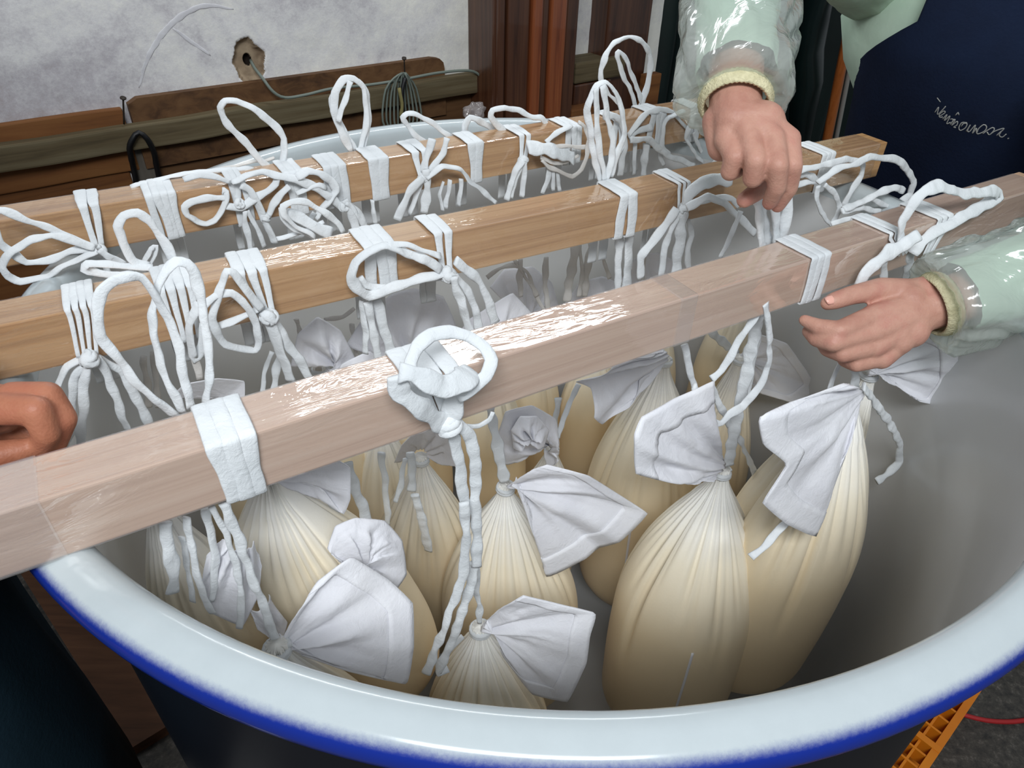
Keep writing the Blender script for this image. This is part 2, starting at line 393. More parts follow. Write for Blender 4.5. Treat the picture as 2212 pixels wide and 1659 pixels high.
# second board: taller, with a rounded right end
L, R_ = W(272, 210, -.024), W(960, 130, -.024); zt = W(600, 171, -.024).z; z0b = zr0 - 0.05
prof = [(0, z0b), (0, zt - .010), (.02, zt)]
ln = (R_ - L).dot(WA)
prof += [(ln - .035, zt), (ln - .014, zt - .004), (ln - .003, zt - .014), (ln, zt - .03), (ln, z0b)]
vs = [V((L.x, L.y, 0)) + WA * a + V((0, 0, z)) for a, z in prof] + [V((L.x, L.y, 0)) + WA * a - WN * .02 + V((0, 0, z)) for a, z in prof]
n = len(prof); fs = [tuple(range(n)), tuple(range(2 * n - 1, n - 1, -1))] + [(i, i + n, (i + 1) % n + n, (i + 1) % n) for i in range(n)]
o = mesh_obj('trim_3', [v for v in vs], fs, M['plank_dark'], smooth=False); tag(o, kind='structure')
low = bpy.data.objects.new('wall_lower', None); col.objects.link(low); low.location = V((0, 0, 0)); tag(low, kind='structure')
for a, b_, mt, d in ((-700, -220, 'plank_dark', -.034), (-214, 283, 'plank_rust', -.036), (287, 344, 'plank_grey', -.030), (348, 700, 'plank_dark', -.036), (705, 1075, 'plank_dark', -.033)):
    wall_box('board', a, b_, 380, 0.15, zr0 - 0.006, d, 0.016, 0.003, M[mt], low)

# big old post with nailed facing strips
M['post'] = wood('dark_lacquered_post', [srgb(34, 18, 12), srgb(66, 38, 24), srgb(84, 52, 34)], (24, 24, 1.0), 0.35, 0.3, spec=0.5)
M['post_red'] = wood('red_brown_strip', [srgb(78, 34, 18), srgb(120, 62, 34), srgb(140, 80, 46)], (24, 24, 1.0), 0.3, 0.4, spec=0.5)
pL, pR = W(1066, 120, .075), W(1241, 120, .075)
post = empty('wooden_post', (pL.x, pL.y, 0), 'thick dark lacquered wooden post with reddish facing strips against the plaster wall', 'post')
pw = (pR - pL).dot(WA)
bevel_box('core', pw, 0.12, 2.6, 0.006, M['post'], post, pL.xy.to_3d(), WRZ)
for f0, f1, th, mt in ((0.02, .10, .012, 'post'), (.12, .37, .016, 'post'), (.39, .505, .024, 'post_red'), (.515, .60, .016, 'post'), (.61, .80, .022, 'post_red'), (.83, .985, .010, 'post')):
    p = pL + WA * (pw * f0) + WN * th; p.z = 0
    bevel_box('facing_strip', pw * (f1 - f0), th + .002, 2.6, 0.005, M[mt], post, p, WRZ)
p2 = wall_box('narrow_post', 1312, 1404, 60, 0, 2.6, .03, .10, .006, M['post'])
tag(p2, 'dark weathered square post between white plaster strip and green curtain', 'post')
tb = wall_box('timber_block', 1244, 1352, 140, W(1300, 165, .02).z, W(1300, 122, .02).z, .05, .09, .006, M['rail'])
tag(tb, 'grey brown timber block fixed beside the big post', 'timber')
tb = wall_box('timber_block', 1240, 1318, 200, W(1280, 232, .02).z, W(1280, 170, .02).z, .05, .09, .005, M['post'])
tag(tb, 'dark timber stub under the grey block beside the post', 'timber')
tb = wall_box('timber_block', 1236, 1284, 240, W(1260, 262, .06).z - .1, W(1260, 226, .06).z, .09, .08, .004, M['plank_rust'])
tag(tb, 'small lit yellow brown wood end behind the tank rim', 'timber')
tb = wall_box('upright_batten', 1394, 1424, 200, 0.2, W(1405, 160, .06).z, .07, .03, .003, M['plank_rust'])
tag(tb, 'short orange brown batten standing before the green curtain', 'batten')

# dark green curtain filling the opening on the right
M['curtain'] = plain('dark_green_sheet', srgb(16, 32, 30), 0.55, 0.3, 14, 0.3, var=(5, srgb(10, 20, 20)))
a0, a1 = wa(W(1402, 120, -.06)), wa(W(1402, 120, -.06)) + 4.5
vs, fs = [], []; nx, nz = 300, 14
for j in range(nz):
    for i in range(nx):
        a = lerp(a0, a1, i / (nx - 1)); z = 2.6 * j / (nz - 1)
        d = -.07 + .03 * math.sin(a * 31 + 1.2 * math.sin(a * 7)) + .01 * noise.noise(V((a * 9, z * 1.5, 0)))
        vs.append(WN * (W_OFF + d) + WA * a + V((0, 0, z)))
for j in range(nz - 1):
    for i in range(nx - 1): fs.append((j * nx + i, j * nx + i + 1, (j + 1) * nx + i + 1, (j + 1) * nx + i))
cu = mesh_obj('curtain', vs, fs, M['curtain']); tag(cu, 'dark green sheet hanging in the opening behind the worker', 'curtain')
mod = cu.modifiers.new('thick', 'SOLIDIFY'); mod.thickness = .003
# dark rolled sheets and a slanting orange batten in front of the curtain
M['roll'] = plain('dark_green_vinyl', srgb(20, 36, 34), 0.3, 0.5, 10, 0.2, var=(6, srgb(14, 24, 26)))
for nm, lab, x0, x1, d, w in (('rolled_sheet', 'dark green rolled sheet leaning behind the hand on the loops', 1668, 1640, .16, .05), ('rolled_sheet', 'dark rolled sheet with a pale highlight beside the orange batten', 1775, 1722, .20, .045)):
    t_, b_ = W(x0, -60, d), W(x1, 330, d); dr = (t_ - b_).normalized()
    path = [b_ - dr * ((b_.z - 0.01) / dr.z) + dr * s for s in [i * .1 for i in range(26)]]
    v, f = sweep(path, w, w * .8, face=WN, crumple=.35, seg=20, seed=x0)
    tag(mesh_obj(nm, v, f, M['roll']), lab, 'rolled sheet')
M['orange_wood'] = wood('orange_varnished_batten', [srgb(120, 60, 24), srgb(166, 92, 42), srgb(180, 108, 56)], (20, 20, 1.0), 0.4, 0.2)
M['pale_edge'] = plain('pale_plastic_edge', srgb(150, 146, 140), 0.4)
def slant_board(x0, x1, d, wpx, th):
    t_, b_ = W(x0, -60, d), W(x1, 300, d); dr = (t_ - b_).normalized(); dep = (b_ - CAM).dot(FWD)
    base = b_ - dr * (b_.z / dr.z)
    return sweep([base + dr * (i * .25) for i in range(10)], wpx / F_PX * dep / 2, th, face=WN, seg=8)
v, f = slant_board(1858, 1787, .30, 21, .014)
ob = mesh_obj('slanted_batten', v, f, M['orange_wood']); tag(ob, 'narrow orange varnished batten leaning beside the worker', 'batten')
v, f = slant_board(1876, 1806, .305, 9, .007)
mesh_obj('pale_edge_strip', v, f, M['pale_edge'], ob)

# nails, hook, cable
M['iron'] = plain('rusty_iron', srgb(44, 36, 30), 0.6, 0.4, 90, 0.3)
M['cable'] = plain('grey_green_cable', srgb(104, 112, 104), 0.5, 0.4)
M['black'] = plain('black_rubber', srgb(14, 14, 16), 0.5, 0.4)
def nail(px, py0, py1, dd, lab):
    a, b_ = W(px, py0, dd), W(px + 2, py1, dd - .02)
    r = empty('nail', b_, lab, 'nail')
    v, f = sweep(catmull([b_, (a + b_) / 2, a], .01), .0017, .0017, seg=8); mesh_obj('shank', v, f, M['iron'], r)
    ax = (a - b_).normalized()
    v, f = sweep([a, a + ax * .0025], .0055, .0055, seg=14); mesh_obj('head', v, f, M['iron'], r)
nail(266, 213, 268, .012, 'rusty nail standing up at the joint of the two wall boards')
nail(873, 127, 178, .018, 'rusty nail above the coiled cable on the rail')
v, f = sweep(catmull([W(x, y, d) for x, y, d in ((294, 395, -.02), (288, 360, -.012), (280, 322, .004), (287, 300, .012), (300, 287, .012), (318, 300, .012), (331, 325, .006), (340, 365, -.01), (346, 398, -.02))], .008), .0055, .0055, crumple=.15)
tag(mesh_obj('rubber_hook', v, f, M['black']), 'black rubber loop hanging over the wall rail', 'hook')
v, f = sweep(catmull([W(x, y, d) for x, y, d in ((541, 130, -.062), (550, 147, -.04), (568, 170, -.01), (590, 198, .004), (616, 211, .006), (660, 205, .005), (720, 191, .005), (800, 183, .005), (870, 172, .012), (950, 157, .006), (1015, 153, .006), (1040, 168, .006), (1049, 195, .008), (1042, 222, .008), (1046, 262, .008))], .008), .0034, .003, seg=8)
tag(mesh_obj('wall_cable', v, f, M['cable']), 'thin grey cable running from the plaster hole along the rail', 'cable')
coil = empty('cable_coil', W(873, 150, .02), 'bundle of looped grey cable hanging from a nail on the rail', 'cable')
for i in range(11):
    t = i / 10 - .5
    x0 = 872 + t * 20; xm = 866 + t * 88; ph = random.uniform(-6, 6)
    dd = .012 + .008 * math.cos(i * 2.3)
    pts = [(872 + t * 8, 158, .02), (868 + t * 34, 162 + abs(t) * 14, dd + .004), (866 + t * 66, 196 + ph, dd), (868 + t * 84, 246, dd), (868 + t * 74, 276 + ph, dd), (870 + t * 40, 292, dd), (872 + t * 12, 280, dd - .008), (872 + t * 4, 220, dd - .012), (873, 160, .01)]
    v, f = sweep(catmull([W(*p) for p in pts], .012), .0026, .0026, seg=6); mesh_obj('cable_loop', v, f, M['cable'], coil)
M['bind'] = plain('yellow_black_cord', srgb(120, 112, 70), 0.7)
v, f = sweep(catmull([W(875, 168, .026), W(868, 205, .028), W(872, 250, .026)], .01), .005, .004, seg=8, crumple=.2); mesh_obj('binding_cord', v, f, M['black'], coil)
v, f = sweep(catmull([W(862, 190, .027), W(868, 222, .029), W(866, 255, .027)], .01), .0045, .004, seg=8, crumple=.2); mesh_obj('binding_cord', v, f, M['bind'], coil)

# ================================================================ TANK
PAL_H = 0.13
tank = empty('enamel_tank', V((TC.x, TC.y, PAL_H)), 'large round white enamel tank with blue rolled rim', 'tank')
def lathe(prof, seg=160):
    vs, fs = [], []
    for r, z in prof:
        for j in range(seg):
            q = 2 * math.pi * j / seg; vs.append(V((TC.x + r * math.cos(q), TC.y + r * math.sin(q), z)))
    for i in range(len(prof) - 1):
        for j in range(seg):
            j2 = (j + 1) % seg; fs.append((i * seg + j, (i + 1) * seg + j, (i + 1) * seg + j2, i * seg + j2))
    return vs, fs
RI, RO, RZ = TANK_RI, TANK_RO, RIM_Z
inner = [(0.001, PAL_H + .03), (RI - .08, PAL_H + .03), (RI - .03, PAL_H + .045), (RI - .006, PAL_H + .09), (RI - .004, .5), (RI - .002, RZ - .06), (RI - .001, RZ - .03)]
v, f = lathe(inner); mesh_obj('inner_wall', v, f, M['enamel_in'], tank)
outer = [(RI + .02, RZ - .028), (RI + .011, RZ - .05), (RI + .010, RZ - .1), (RI + .008, .5), (RI + .004, PAL_H + .07), (RI - .015, PAL_H + .02), (RI - .05, PAL_H + .002), (0.001, PAL_H + .002)]
v, f = lathe(outer); mesh_obj('outer_wall', v, f, M['enamel_out'], tank)
rim = [(RI - .001, RZ - .03), (RI, RZ - .018), (RI + .002, RZ - .009), (RI + .006, RZ - .003), (RI + .012, RZ - .0005), (RI + .02, RZ), (RO - .016, RZ - .001), (RO - .008, RZ - .0025), (RO - .003, RZ - .006), (RO, RZ - .012), (RO + .001, RZ - .02), (RO - .0005, RZ - .028), (RO - .004, RZ - .034), (RO - .010, RZ - .037), (RI + .02, RZ - .030)]
v, f = lathe(rim, 200); ro_ = mesh_obj('rim', v, f, M['enamel'], tank); tag(ro_, 'white flange fading to a cobalt blue rolled edge')

# ================================================================ BARS
BW, BH = 0.1202 * H, 0.1348 * H
BARS = {}
def bar(k, off, dyaw, lext, rext, label, mat, film):
    th = BAR_YAW + dyaw; u = V((math.cos(th), math.sin(th), 0)); nn = V((-math.sin(th), math.cos(th), 0))
    o = nn * (off * H); mid = TC.dot(u); half = math.sqrt(max(0.01, RO ** 2 - (TC.dot(nn) - off * H - BW / 2) ** 2))
    t0, t1 = mid - half - lext, mid + half + rext
    BARS[k] = dict(u=u, n=nn, o=o + V((0, 0, RZ)), t0=t0, t1=t1)
    base = o + u * t0 + V((0, 0, RZ))
    root = empty('wooden_bar', base, label, 'bar', 'bars laid across the tank')
    root.rotation_euler = (0, 0, th)
    def child(name, x0, lx, pad, mt, bev):
        bm = bmesh.new(); bmesh.ops.create_cube(bm, size=1)
        for v in bm.verts: v.co = V((x0 + (v.co.x + .5) * lx, -pad + (v.co.y + .5) * (BW + 2 * pad), (v.co.z + .5) * (BH + 2 * pad) - pad))
        bmesh.ops.bevel(bm, geom=list(bm.edges), offset=bev, segments=2, affect='EDGES', profile=.6)
        me = bpy.data.meshes.new(name); bm.to_mesh(me); bm.free(); me.materials.append(mt)
        c = bpy.data.objects.new(name, me); col.objects.link(c); c.parent = root; return c
    L_ = t1 - t0
    child('beam', 0, L_, 0, mat, .0018)
    c = child('cling_film', .015, L_ - .03, .0007, film, .0024); tag(c, 'glossy clear plastic film wrapped round the bar')
    return root, child, t0
b2, ch2, t02 = bar(2, 2.298, -.0133, .12, .03, 'rearmost wooden bar across the tank, nearest the plaster wall', M['bar'], M['film'])
b3, ch3, t03 = bar(3, 1.6859, -.03, .14, .03, 'middle wooden bar across the tank with tan front face', M['bar'], M['film'])
b4, ch4, t04 = bar(4, 1.0701, 0.0, .22, .12, 'front pale wooden bar wrapped in milky plastic film, nearest the camera', M['bar_front'], M['film_milky'])
def bar_u(k, x, y, face='front'):
    b = BARS[k]; r = ray(x, y)
    t = (b['o'].dot(b['n']) - CAM.dot(b['n'])) / r.dot(b['n']); return (CAM + r * t).dot(b['u'])
def bar_pt(k, u, n, z):
    b = BARS[k]; return b['u'] * u + b['n'] * (b['o'].dot(b['n']) + n) + V((0, 0, RZ + z))
u = bar_u(4, 30, 1180); c = ch4('tape_patch', u - .06 - t04, .085, .0012, M['tape'], .0016); tag(c, 'strip of clear tape')
u = bar_u(4, 1480, 700); c = ch4('tape_patch', u - .012 - t04, .022, .0012, M['tape'], .0016); tag(c, 'strip of clear tape')

# crumpled clear bag stuffed behind the rim
pb = W(1026, 240, .05); bm = bmesh.new(); bmesh.ops.create_icosphere(bm, subdivisions=4, radius=1)
for v in bm.verts:
    k = 1 + .35 * noise.noise(v.co * 1.8) - .25 * abs(noise.noise(v.co * 4.2))
    v.co = pb + WA * (v.co.x * .034 * k) + WN * (v.co.y * .022 * k) + V((0, 0, v.co.z * .022 * k))
me = bpy.data.meshes.new('crumpled_bag'); bm.to_mesh(me); bm.free(); me.polygons.foreach_set('use_smooth', [True] * len(me.polygons)); me.materials.append(M['film_milky'])
o = bpy.data.objects.new('plastic_bag', me); col.objects.link(o); tag(o, 'crumpled clear plastic bag at the wall below the cable end', 'plastic bag')

# ================================================================ BAGS
BAGS = {}
seedc = [0]
def nxt(): seedc[0] += 1; return seedc[0]
def make_bag(key, neck, label, R=.105, L=.53, lean=(0, 0), fl=0.92, seg=132, rows=46, pleat=1.0, flare=1.9, half=.58, npl=30, rot=0.0, mat=None):
    nk = P(*neck) if len(neck) == 3 else V(neck)
    rnd = random.Random(hash(key) % 1000 if False else sum(ord(c) * (i + 3) for i, c in enumerate(key)))
    base = V((nk.x, nk.y, max(nk.z - L, PAL_H + .035)))
    root = empty('cloth_bag', base, label, 'bag', 'filled cloth bags hanging in the tank')
    pl = []
    a = 0
    for i in range(npl):
        a += rnd.uniform(.5, 1.5) * 2 * math.pi / npl
        pl.append((a % (2 * math.pi), rnd.uniform(.05, .11), rnd.uniform(.4, 1.0), rnd.uniform(.25, .68)))
    vs, fs = [], []
    for i in range(rows + 1):
        t = (i / rows) ** 1.15
        if t < .025: r = .0102 + t * .03
        elif t < half: x = (t - .025) / (half - .025); r = .0112 + (R - .0112) * (1 - (1 - x) ** (flare + .15)) * (x / (x + .07)) * 1.07
        elif t < .84: r = R * (1 + .02 * math.sin((t - half) / (.84 - half) * math.pi))
        else: x = (t - .84) / .16; r = R * math.sqrt(max(0.0008, 1 - x ** 2.3))
        A = .34 * pleat * (1 - sm((t - .0) / .16)) + .27 * pleat
        ld = sm(t)
        c = nk + V((lean[0] * ld, lean[1] * ld, -L * t))
        if c.z < PAL_H + .035: c.z = PAL_H + .035
        for j in range(seg):
            q = 2 * math.pi * j / seg
            k = 0.0
            for (pa, pw, pd, pe) in pl:
                if t > pe: continue
                dq = abs((q - pa + math.pi) % (2 * math.pi) - math.pi)
                ww = pw * (1 + .5 * t)
                if dq < ww: k = max(k, pd * (1 - dq / ww) ** 1.3 * (1 - sm((t - pe * .35) / (pe * .65))))
            wob = 1 + .02 * noise.noise(V((math.cos(q) * 1.2, math.sin(q) * 1.2, t * 3 + ord(key[0])))) * sm(t * 3)
            rr = r * (1 - A * k) * wob
            x, y = rr * math.cos(q), rr * math.sin(q) * (fl if t > .1 else 1)
            xr = x * math.cos(rot) - y * math.sin(rot); yr = x * math.sin(rot) + y * math.cos(rot)
            vs.append(c + V((xr, yr, 0)))
    for i in range(rows):
        for j in range(seg):
            j2 = (j + 1) % seg; fs.append((i * seg + j, (i + 1) * seg + j, (i + 1) * seg + j2, i * seg + j2))
    fs.append(tuple(range(seg))); fs.append(tuple(rows * seg + j for j in range(seg))[::-1])
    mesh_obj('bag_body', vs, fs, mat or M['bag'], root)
    # tie wound round the neck
    path = []
    for i in range(40):
        q = i / 39 * 2 * math.pi * 2.3; path.append(nk + V((math.cos(q) * .0105, math.sin(q) * .0105, -.004 - .008 * i / 39)))
    v, f = sweep(path, .0032, .0024, crumple=.2, seed=nxt(), seg=8); mesh_obj('neck_tie', v, f, M['rope'], root)
    # a side seam down the body
    if key in ('C', 'A', 'Hb'):
        j = int(seg * {'C': .735, 'A': .80, 'Hb': .70}[key]); i0, i1 = int(rows * .52), int(rows * .93)
        sp_ = []
        for i in range(i0, i1):
            p = vs[i * seg + (j - (i - i0) // 12) % seg]; c = nk + V((0, 0, p.z - nk.z)); n_ = (p - c); n_.z = 0; n_.normalize(); sp_.append(p + n_ * .0004)
        v, f = sweep(catmull(sp_, .006), .0022, .0008, face=V((.1, -1, .2)), seg=8); mesh_obj('seam', v, f, M['hem'], root)
    BAGS[key] = dict(root=root, neck=nk)
    return root
def cord(key, pts, w=16, n=None, mat='rope', name='cord', flat=.42, crumple=.42, twist=1.1, face=None):
    """tape or cord through image points lying n behind the front bar; w is its width in pixels of the photograph"""
    q = []
    for p in pts:
        nn = p[2] if len(p) > 2 else n
        q.append(P(p[0], p[1], nn))
    dep = sum((x - CAM).dot(FWD) for x in q) / len(q)
    wid = w / F_PX * dep / 2
    v, f = sweep(catmull(q, .0035, lin=.45), wid, wid * flat, crumple=crumple, twist=twist, seed=nxt(), face=face or V((.1, -.75, .65)))
    return mesh_obj(name, v, f, M[mat], BAGS[key]['root'])
def wrap(key, k, xl, xr, y, strands=3, gather=None, e=.0028, back=.06, mat='rope', th=.0013, name='strap_strand', gw=.006):
    """tape strands laid over bar k between image columns xl..xr of its front top edge"""
    u0, u1 = bar_u(k, xl, y + .0), bar_u(k, xr, y - (xr - xl) * .22)
    root = BAGS[key]['root']; uw = (u1 - u0) / strands
    rnd = random.Random(nxt())
    for s in range(strands):
        uc = u0 + uw * (s + .5); j = rnd.uniform(-.004, .004); ee = e * .7 + rnd.uniform(0, .0014)
        def pt(du, n, z): return bar_pt(k, uc + du, n, z)
        pts = [pt(j, BW + ee, -back), pt(j * .5, BW + ee, BH * .3), pt(0, BW + ee, BH - .004), pt(0, BW + ee * .8, BH + ee * .7), pt(0, BW - .004, BH + ee), pt(0, BW / 2, BH + ee * 1.15), pt(0, .004, BH + ee), pt(0, -ee * .8, BH + ee * .7), pt(0, -ee, BH - .004)]
        tp = None
        if gather:
            g = P(*gather); dv = (s - (strands - 1) / 2)
            ug = g.dot(BARS[k]['u']); zg = g.z - RZ
            m1 = pt(lerp(0, ug + dv * gw - uc, .45), -ee - .004, lerp(BH, zg, .5))
            pts += [m1, pt(ug + dv * gw - uc, -ee - .009, zg)]
            tp = lambda t: 1 - .5 * sm((t - .62) / .36)
        else:
            pts += [pt(j, -ee, BH * .5), pt(j, -ee, .003), pt(j, -ee * .7, -ee * .8), pt(j, .006, -ee), pt(j, BW - .006, -ee), pt(j, BW + ee * .6, -ee * .6)]
        v, f = sweep(catmull(pts, .004), uw * .57, th, lat=BARS[k]['u'], crumple=.12, seed=nxt(), taper=tp)
        mesh_obj(name, v, f, M[mat], root)
def knot(key, x, y, n, r=.013, mat='rope'):
    r *= .5
    c = P(x, y, n); root = BAGS[key]['root']; rnd = random.Random(nxt()); parts = []
    for i in range(3):
        ax = V((rnd.uniform(-1, 1), rnd.uniform(-.4, .4), rnd.uniform(-1, 1))).normalized(); b = ax.orthogonal().normalized(); d = ax.cross(b)
        path = [c + (b * math.cos(q) + d * math.sin(q)) * r * .62 + ax * (.002 * math.sin(q * 2)) for q in [j / 18 * 2 * math.pi for j in range(19)]]
        parts.append(sweep(path, r * .55, r * .38, crumple=.3, seed=nxt()))
    v, f = join_geo(parts); mesh_obj('knot', v, f, M[mat], root)
def flap(key, neck, edge, wr=.006, fr=7, bulge=(0, 0, .0), hem=True, pw=.8, mat='flap', seed=None, cols=70, rws=26, name='mouth_flap', ruffle=.0):
    """loose cloth above the tie: gathered at neck, spreading to an edge through image points (x, y, n)"""
    root = BAGS[key]['root']; nk = P(*neck) if len(neck) == 3 else V(neck); sd = seed or nxt() * 3.3
    E_ = catmull([P(*p) for p in edge], .003, lin=.8)
    # resample evenly
    L = [0]
    for i in range(1, len(E_)): L.append(L[-1] + (E_[i] - E_[i - 1]).length)
    ed = []
    for c in range(cols):
        t = c / (cols - 1) * L[-1]; i = 0
        while i < len(L) - 2 and L[i + 1] < t: i += 1
        k = (t - L[i]) / max(1e-9, L[i + 1] - L[i]); ed.append(E_[i].lerp(E_[i + 1], min(1, max(0, k))))
    ctr = sum(ed, V((0, 0, 0))) / len(ed); ax = (ctr - nk).normalized()
    nrm = (ed[0] - nk).cross(ed[-1] - nk)
    if nrm.length < 1e-6: nrm = (CAM - ctr)
    nrm.normalize()
    if nrm.dot(CAM - ctr) < 0: nrm = -nrm
    side = ax.cross(nrm).normalized()
    B = V(bulge)
    G = []
    for r_ in range(rws + 1):
        s = r_ / rws; row = []
        for c in range(cols):
            t = c / (cols - 1)
            st = nk + side * (.010 * math.cos(math.pi * t)) + nrm * (.010 * math.sin(math.pi * t))
            sp_ = s ** pw
            p = st.lerp(ed[c], s) if True else st
            x = (p - nk).dot(ax)
            env = math.sin(math.pi * min(1, s * .9 + .08)) 
            rid = math.sin(t * fr * 2 * math.pi + sd + 1.5 * noise.noise(V((t * 3, s * 1.2, sd)))) 
            rid2 = noise.noise(V((t * fr * 1.7, s * 2.2, sd + 3))) - .45 * abs(noise.noise(V((t * fr * 4.5, s * 1.6, sd + 8)))) - .35 * abs(noise.noise(V((t * 6 + s * 7, s * 9 - t * 4, sd + 5))))
            p = p + nrm * (wr * (.75 * rid * (1 - s * .55) + 1.0 * rid2) * env) + B * math.sin(math.pi * s * .85)
            if ruffle: p = p + nrm * (ruffle * s * s * math.sin(t * fr * math.pi * 1.3 + sd))
            row.append(p)
        G.append(row)
    def grid(G, off=0.0):
        vs = []; R_ = len(G); C_ = len(G[0]); 
        for i in range(R_):
            for j in range(C_):
                p = G[i][j]
                if off:
                    du = G[min(i + 1, R_ - 1)][j] - G[max(i - 1, 0)][j]; dv = G[i][min(j + 1, C_ - 1)] - G[i][max(j - 1, 0)]
                    nn = du.cross(dv); 
                    if nn.length > 1e-12:
                        nn.normalize()
                        if nn.dot(CAM - p) < 0: nn = -nn
                        p = p + nn * off
                vs.append(p)
        fs = [(i * C_ + j, i * C_ + j + 1, (i + 1) * C_ + j + 1, (i + 1) * C_ + j) for i in range(R_ - 1) for j in range(C_ - 1)]
        return vs, fs
    v, f = grid(G); o = mesh_obj(name, v, f, M[mat], root)
    md = o.modifiers.new('thick', 'SOLIDIFY'); md.thickness = .0007
    if hem:
        h0 = int(rws * .82); v, f = grid(G[h0:], .0011); h = mesh_obj('hem', v, f, M['hem'], o)
        md = h.modifiers.new('thick', 'SOLIDIFY'); md.thickness = .0006
    return o

# ---- bags of the front bar
make_bag('b41', (596, 1392, .0), 'bag at the front left rim with a broad white flap fanned to the right', R=.072, L=.36, lean=(.04, .0), seg=110)
make_bag('b42', (1037, 1352, .03), 'lowest bag at the front rim, square hemmed flap folded to the right', R=.086, L=.40, lean=(.02, -.02))
make_bag('C', (1562, 1012, .03), 'plump pleated bag right of centre held by the hand on the front bar', R=.112, L=.62, lean=(.0, .0), npl=34, half=.5)
make_bag('D', (1846, 838, -.06), 'wide bag on the right with ragged white flap across its shoulder', R=.104, L=.66, lean=(.0, .03), rot=.5, half=.5)
make_bag('D2', (1880, 800, .0), 'bag behind the rightmost one, mouth flap flying out to the right', R=.064, L=.55, lean=(-.03, .09), seg=96)
# ---- bags of the middle bar
make_bag('A', (1092, 1046, .24), 'pleated bag at centre front with a pointed flap thrown to the right', R=.112, L=.50, lean=(.02, .0))
make_bag('E', (575, 1012, .17), 'bag under the front bar at left with deep fan pleats', R=.096, L=.46, lean=(.06, .05), npl=22, pleat=1.2, flare=2.4)
make_bag('Fb', (908, 985, .40), 'slim pleated bag left of centre with short cord ends lying on it', R=.095, L=.50, lean=(-.02, .03), npl=26, pleat=1.1)
make_bag('G', (1192, 966, .40), 'bag behind the centre with a crumpled rosette of cloth on top', R=.075, L=.46, seg=96, lean=(-.02, .03))
make_bag('Hb', (1436, 772, .33), 'tall bag behind the held one with finely pleated shoulder', R=.112, L=.62, lean=(.02, .02), npl=40, pleat=.8)
make_bag('I', (1600, 770, .31), 'bag half hidden behind the held bag under the pale hanging cloth', R=.072, L=.58, seg=96, lean=(.01, .03))
make_bag('J', (335, 1085, .16), 'leftmost bag in the tank, seen as narrow pleats beside the rim', R=.062, L=.44, seg=110, lean=(.02, .02))
# ---- bags of the rear bar
rear = [('K', (820, 905, .5), 'rear bag showing between the two left pleated bags'), ('Lr', (690, 790, .56), 'rear bag with domed cloth left of the middle bar knot'),
        ('Mr', (880, 770, .60), 'rear bag under the large bow on the middle bar'), ('Nr', (1062, 770, .56), 'rear bag behind the ring shaped knot of the front bar'),
        ('Or', (1150, 700, .66), 'rear bag under the frayed tape end'), ('Qr', (1290, 720, .60), 'rear bag below the tall upright loops'),
        ('Sr', (480, 870, .52), 'rear bag at left with a square corner of cloth showing'), ('Tr', (1420, 640, .52), 'rear bag hanging near the hand on the loops'),
        ('Ur', (1620, 600, .44), 'rear bag at the right end of the rear bar')]
for i, (k, nk, lab) in enumerate(rear):
    make_bag(k, nk, lab, R=.066, L=.40, seg=72, rows=30, npl=20)

# ---- mouth flaps
flap('b42', (1046, 1346, .02), [(1130, 1290, -.02), (1284, 1327, -.06), (1272, 1376, -.07), (1264, 1436, -.08), (1224, 1516, -.08), (1150, 1500, -.05), (1088, 1420, 0)], wr=.006, fr=4, bulge=(0, -.01, .02))
flap('b41', (600, 1388, .01), [(690, 1255, .03), (762, 1203, .04), (842, 1252, .03), (893, 1302, .01), (895, 1395, -.02), (880, 1474, -.03), (760, 1447, -.02), (668, 1416, .0)], wr=.006, fr=5, bulge=(0, -.01, .012))
flap('b41', (775, 1238, .06), [(712, 1190, .07), (728, 1142, .08), (772, 1124, .08), (835, 1130, .08), (872, 1172, .07), (882, 1245, .06), (850, 1290, .05)], wr=.008, fr=5, bulge=(0, -.01, .02), hem=False)
flap('A', (1104, 1040, .20), [(1180, 1008, .17), (1270, 1032, .14), (1396, 1112, .10), (1338, 1172, .10), (1290, 1186, .13), (1262, 1210, .12), (1180, 1248, .14), (1148, 1120, .17)], wr=.006, fr=4, bulge=(0, -.01, .018))
flap('C', (1550, 1004, .02), [(1538, 812, .0), (1452, 850, -.01), (1384, 888, -.02), (1366, 928, -.03), (1370, 1008, -.03), (1424, 1018, -.02), (1500, 1008, .0)], wr=.009, fr=6, bulge=(0, -.02, .0))
flap('D', (1846, 850, -.08), [(1812, 828, -.10), (1700, 868, -.11), (1631, 900, -.12), (1642, 958, -.125), (1692, 1000, -.13), (1640, 1082, -.13), (1692, 1128, -.14), (1757, 1154, -.14), (1800, 1010, -.12)], wr=.007, fr=4, bulge=(0, -.015, .01))
flap('D2', (1878, 796, -.01), [(1960, 700, -.05), (2068, 738, -.09), (2066, 820, -.09), (2030, 874, -.085), (1985, 868, -.07), (1930, 828, -.04)], wr=.006, fr=6)
flap('Hb', (1430, 768, .27), [(1400, 765, .25), (1330, 790, .22), (1248, 826, .2), (1284, 842, .2), (1272, 898, .2), (1312, 922, .2), (1352, 880, .22), (1380, 820, .24)], wr=.008, fr=5, hem=False, ruffle=.008)
flap('I', (1600, 770, .31), [(1640, 722, .3), (1700, 742, .26), (1742, 800, .24), (1766, 842, .22), (1720, 872, .22), (1644, 850, .26), (1602, 828, .32)], wr=.006, fr=4)
flap('I', (1690, 705, .40), [(1720, 672, .36), (1768, 732, .34), (1764, 800, .33), (1730, 790, .34), (1700, 740, .36)], wr=.006, fr=3, hem=False)
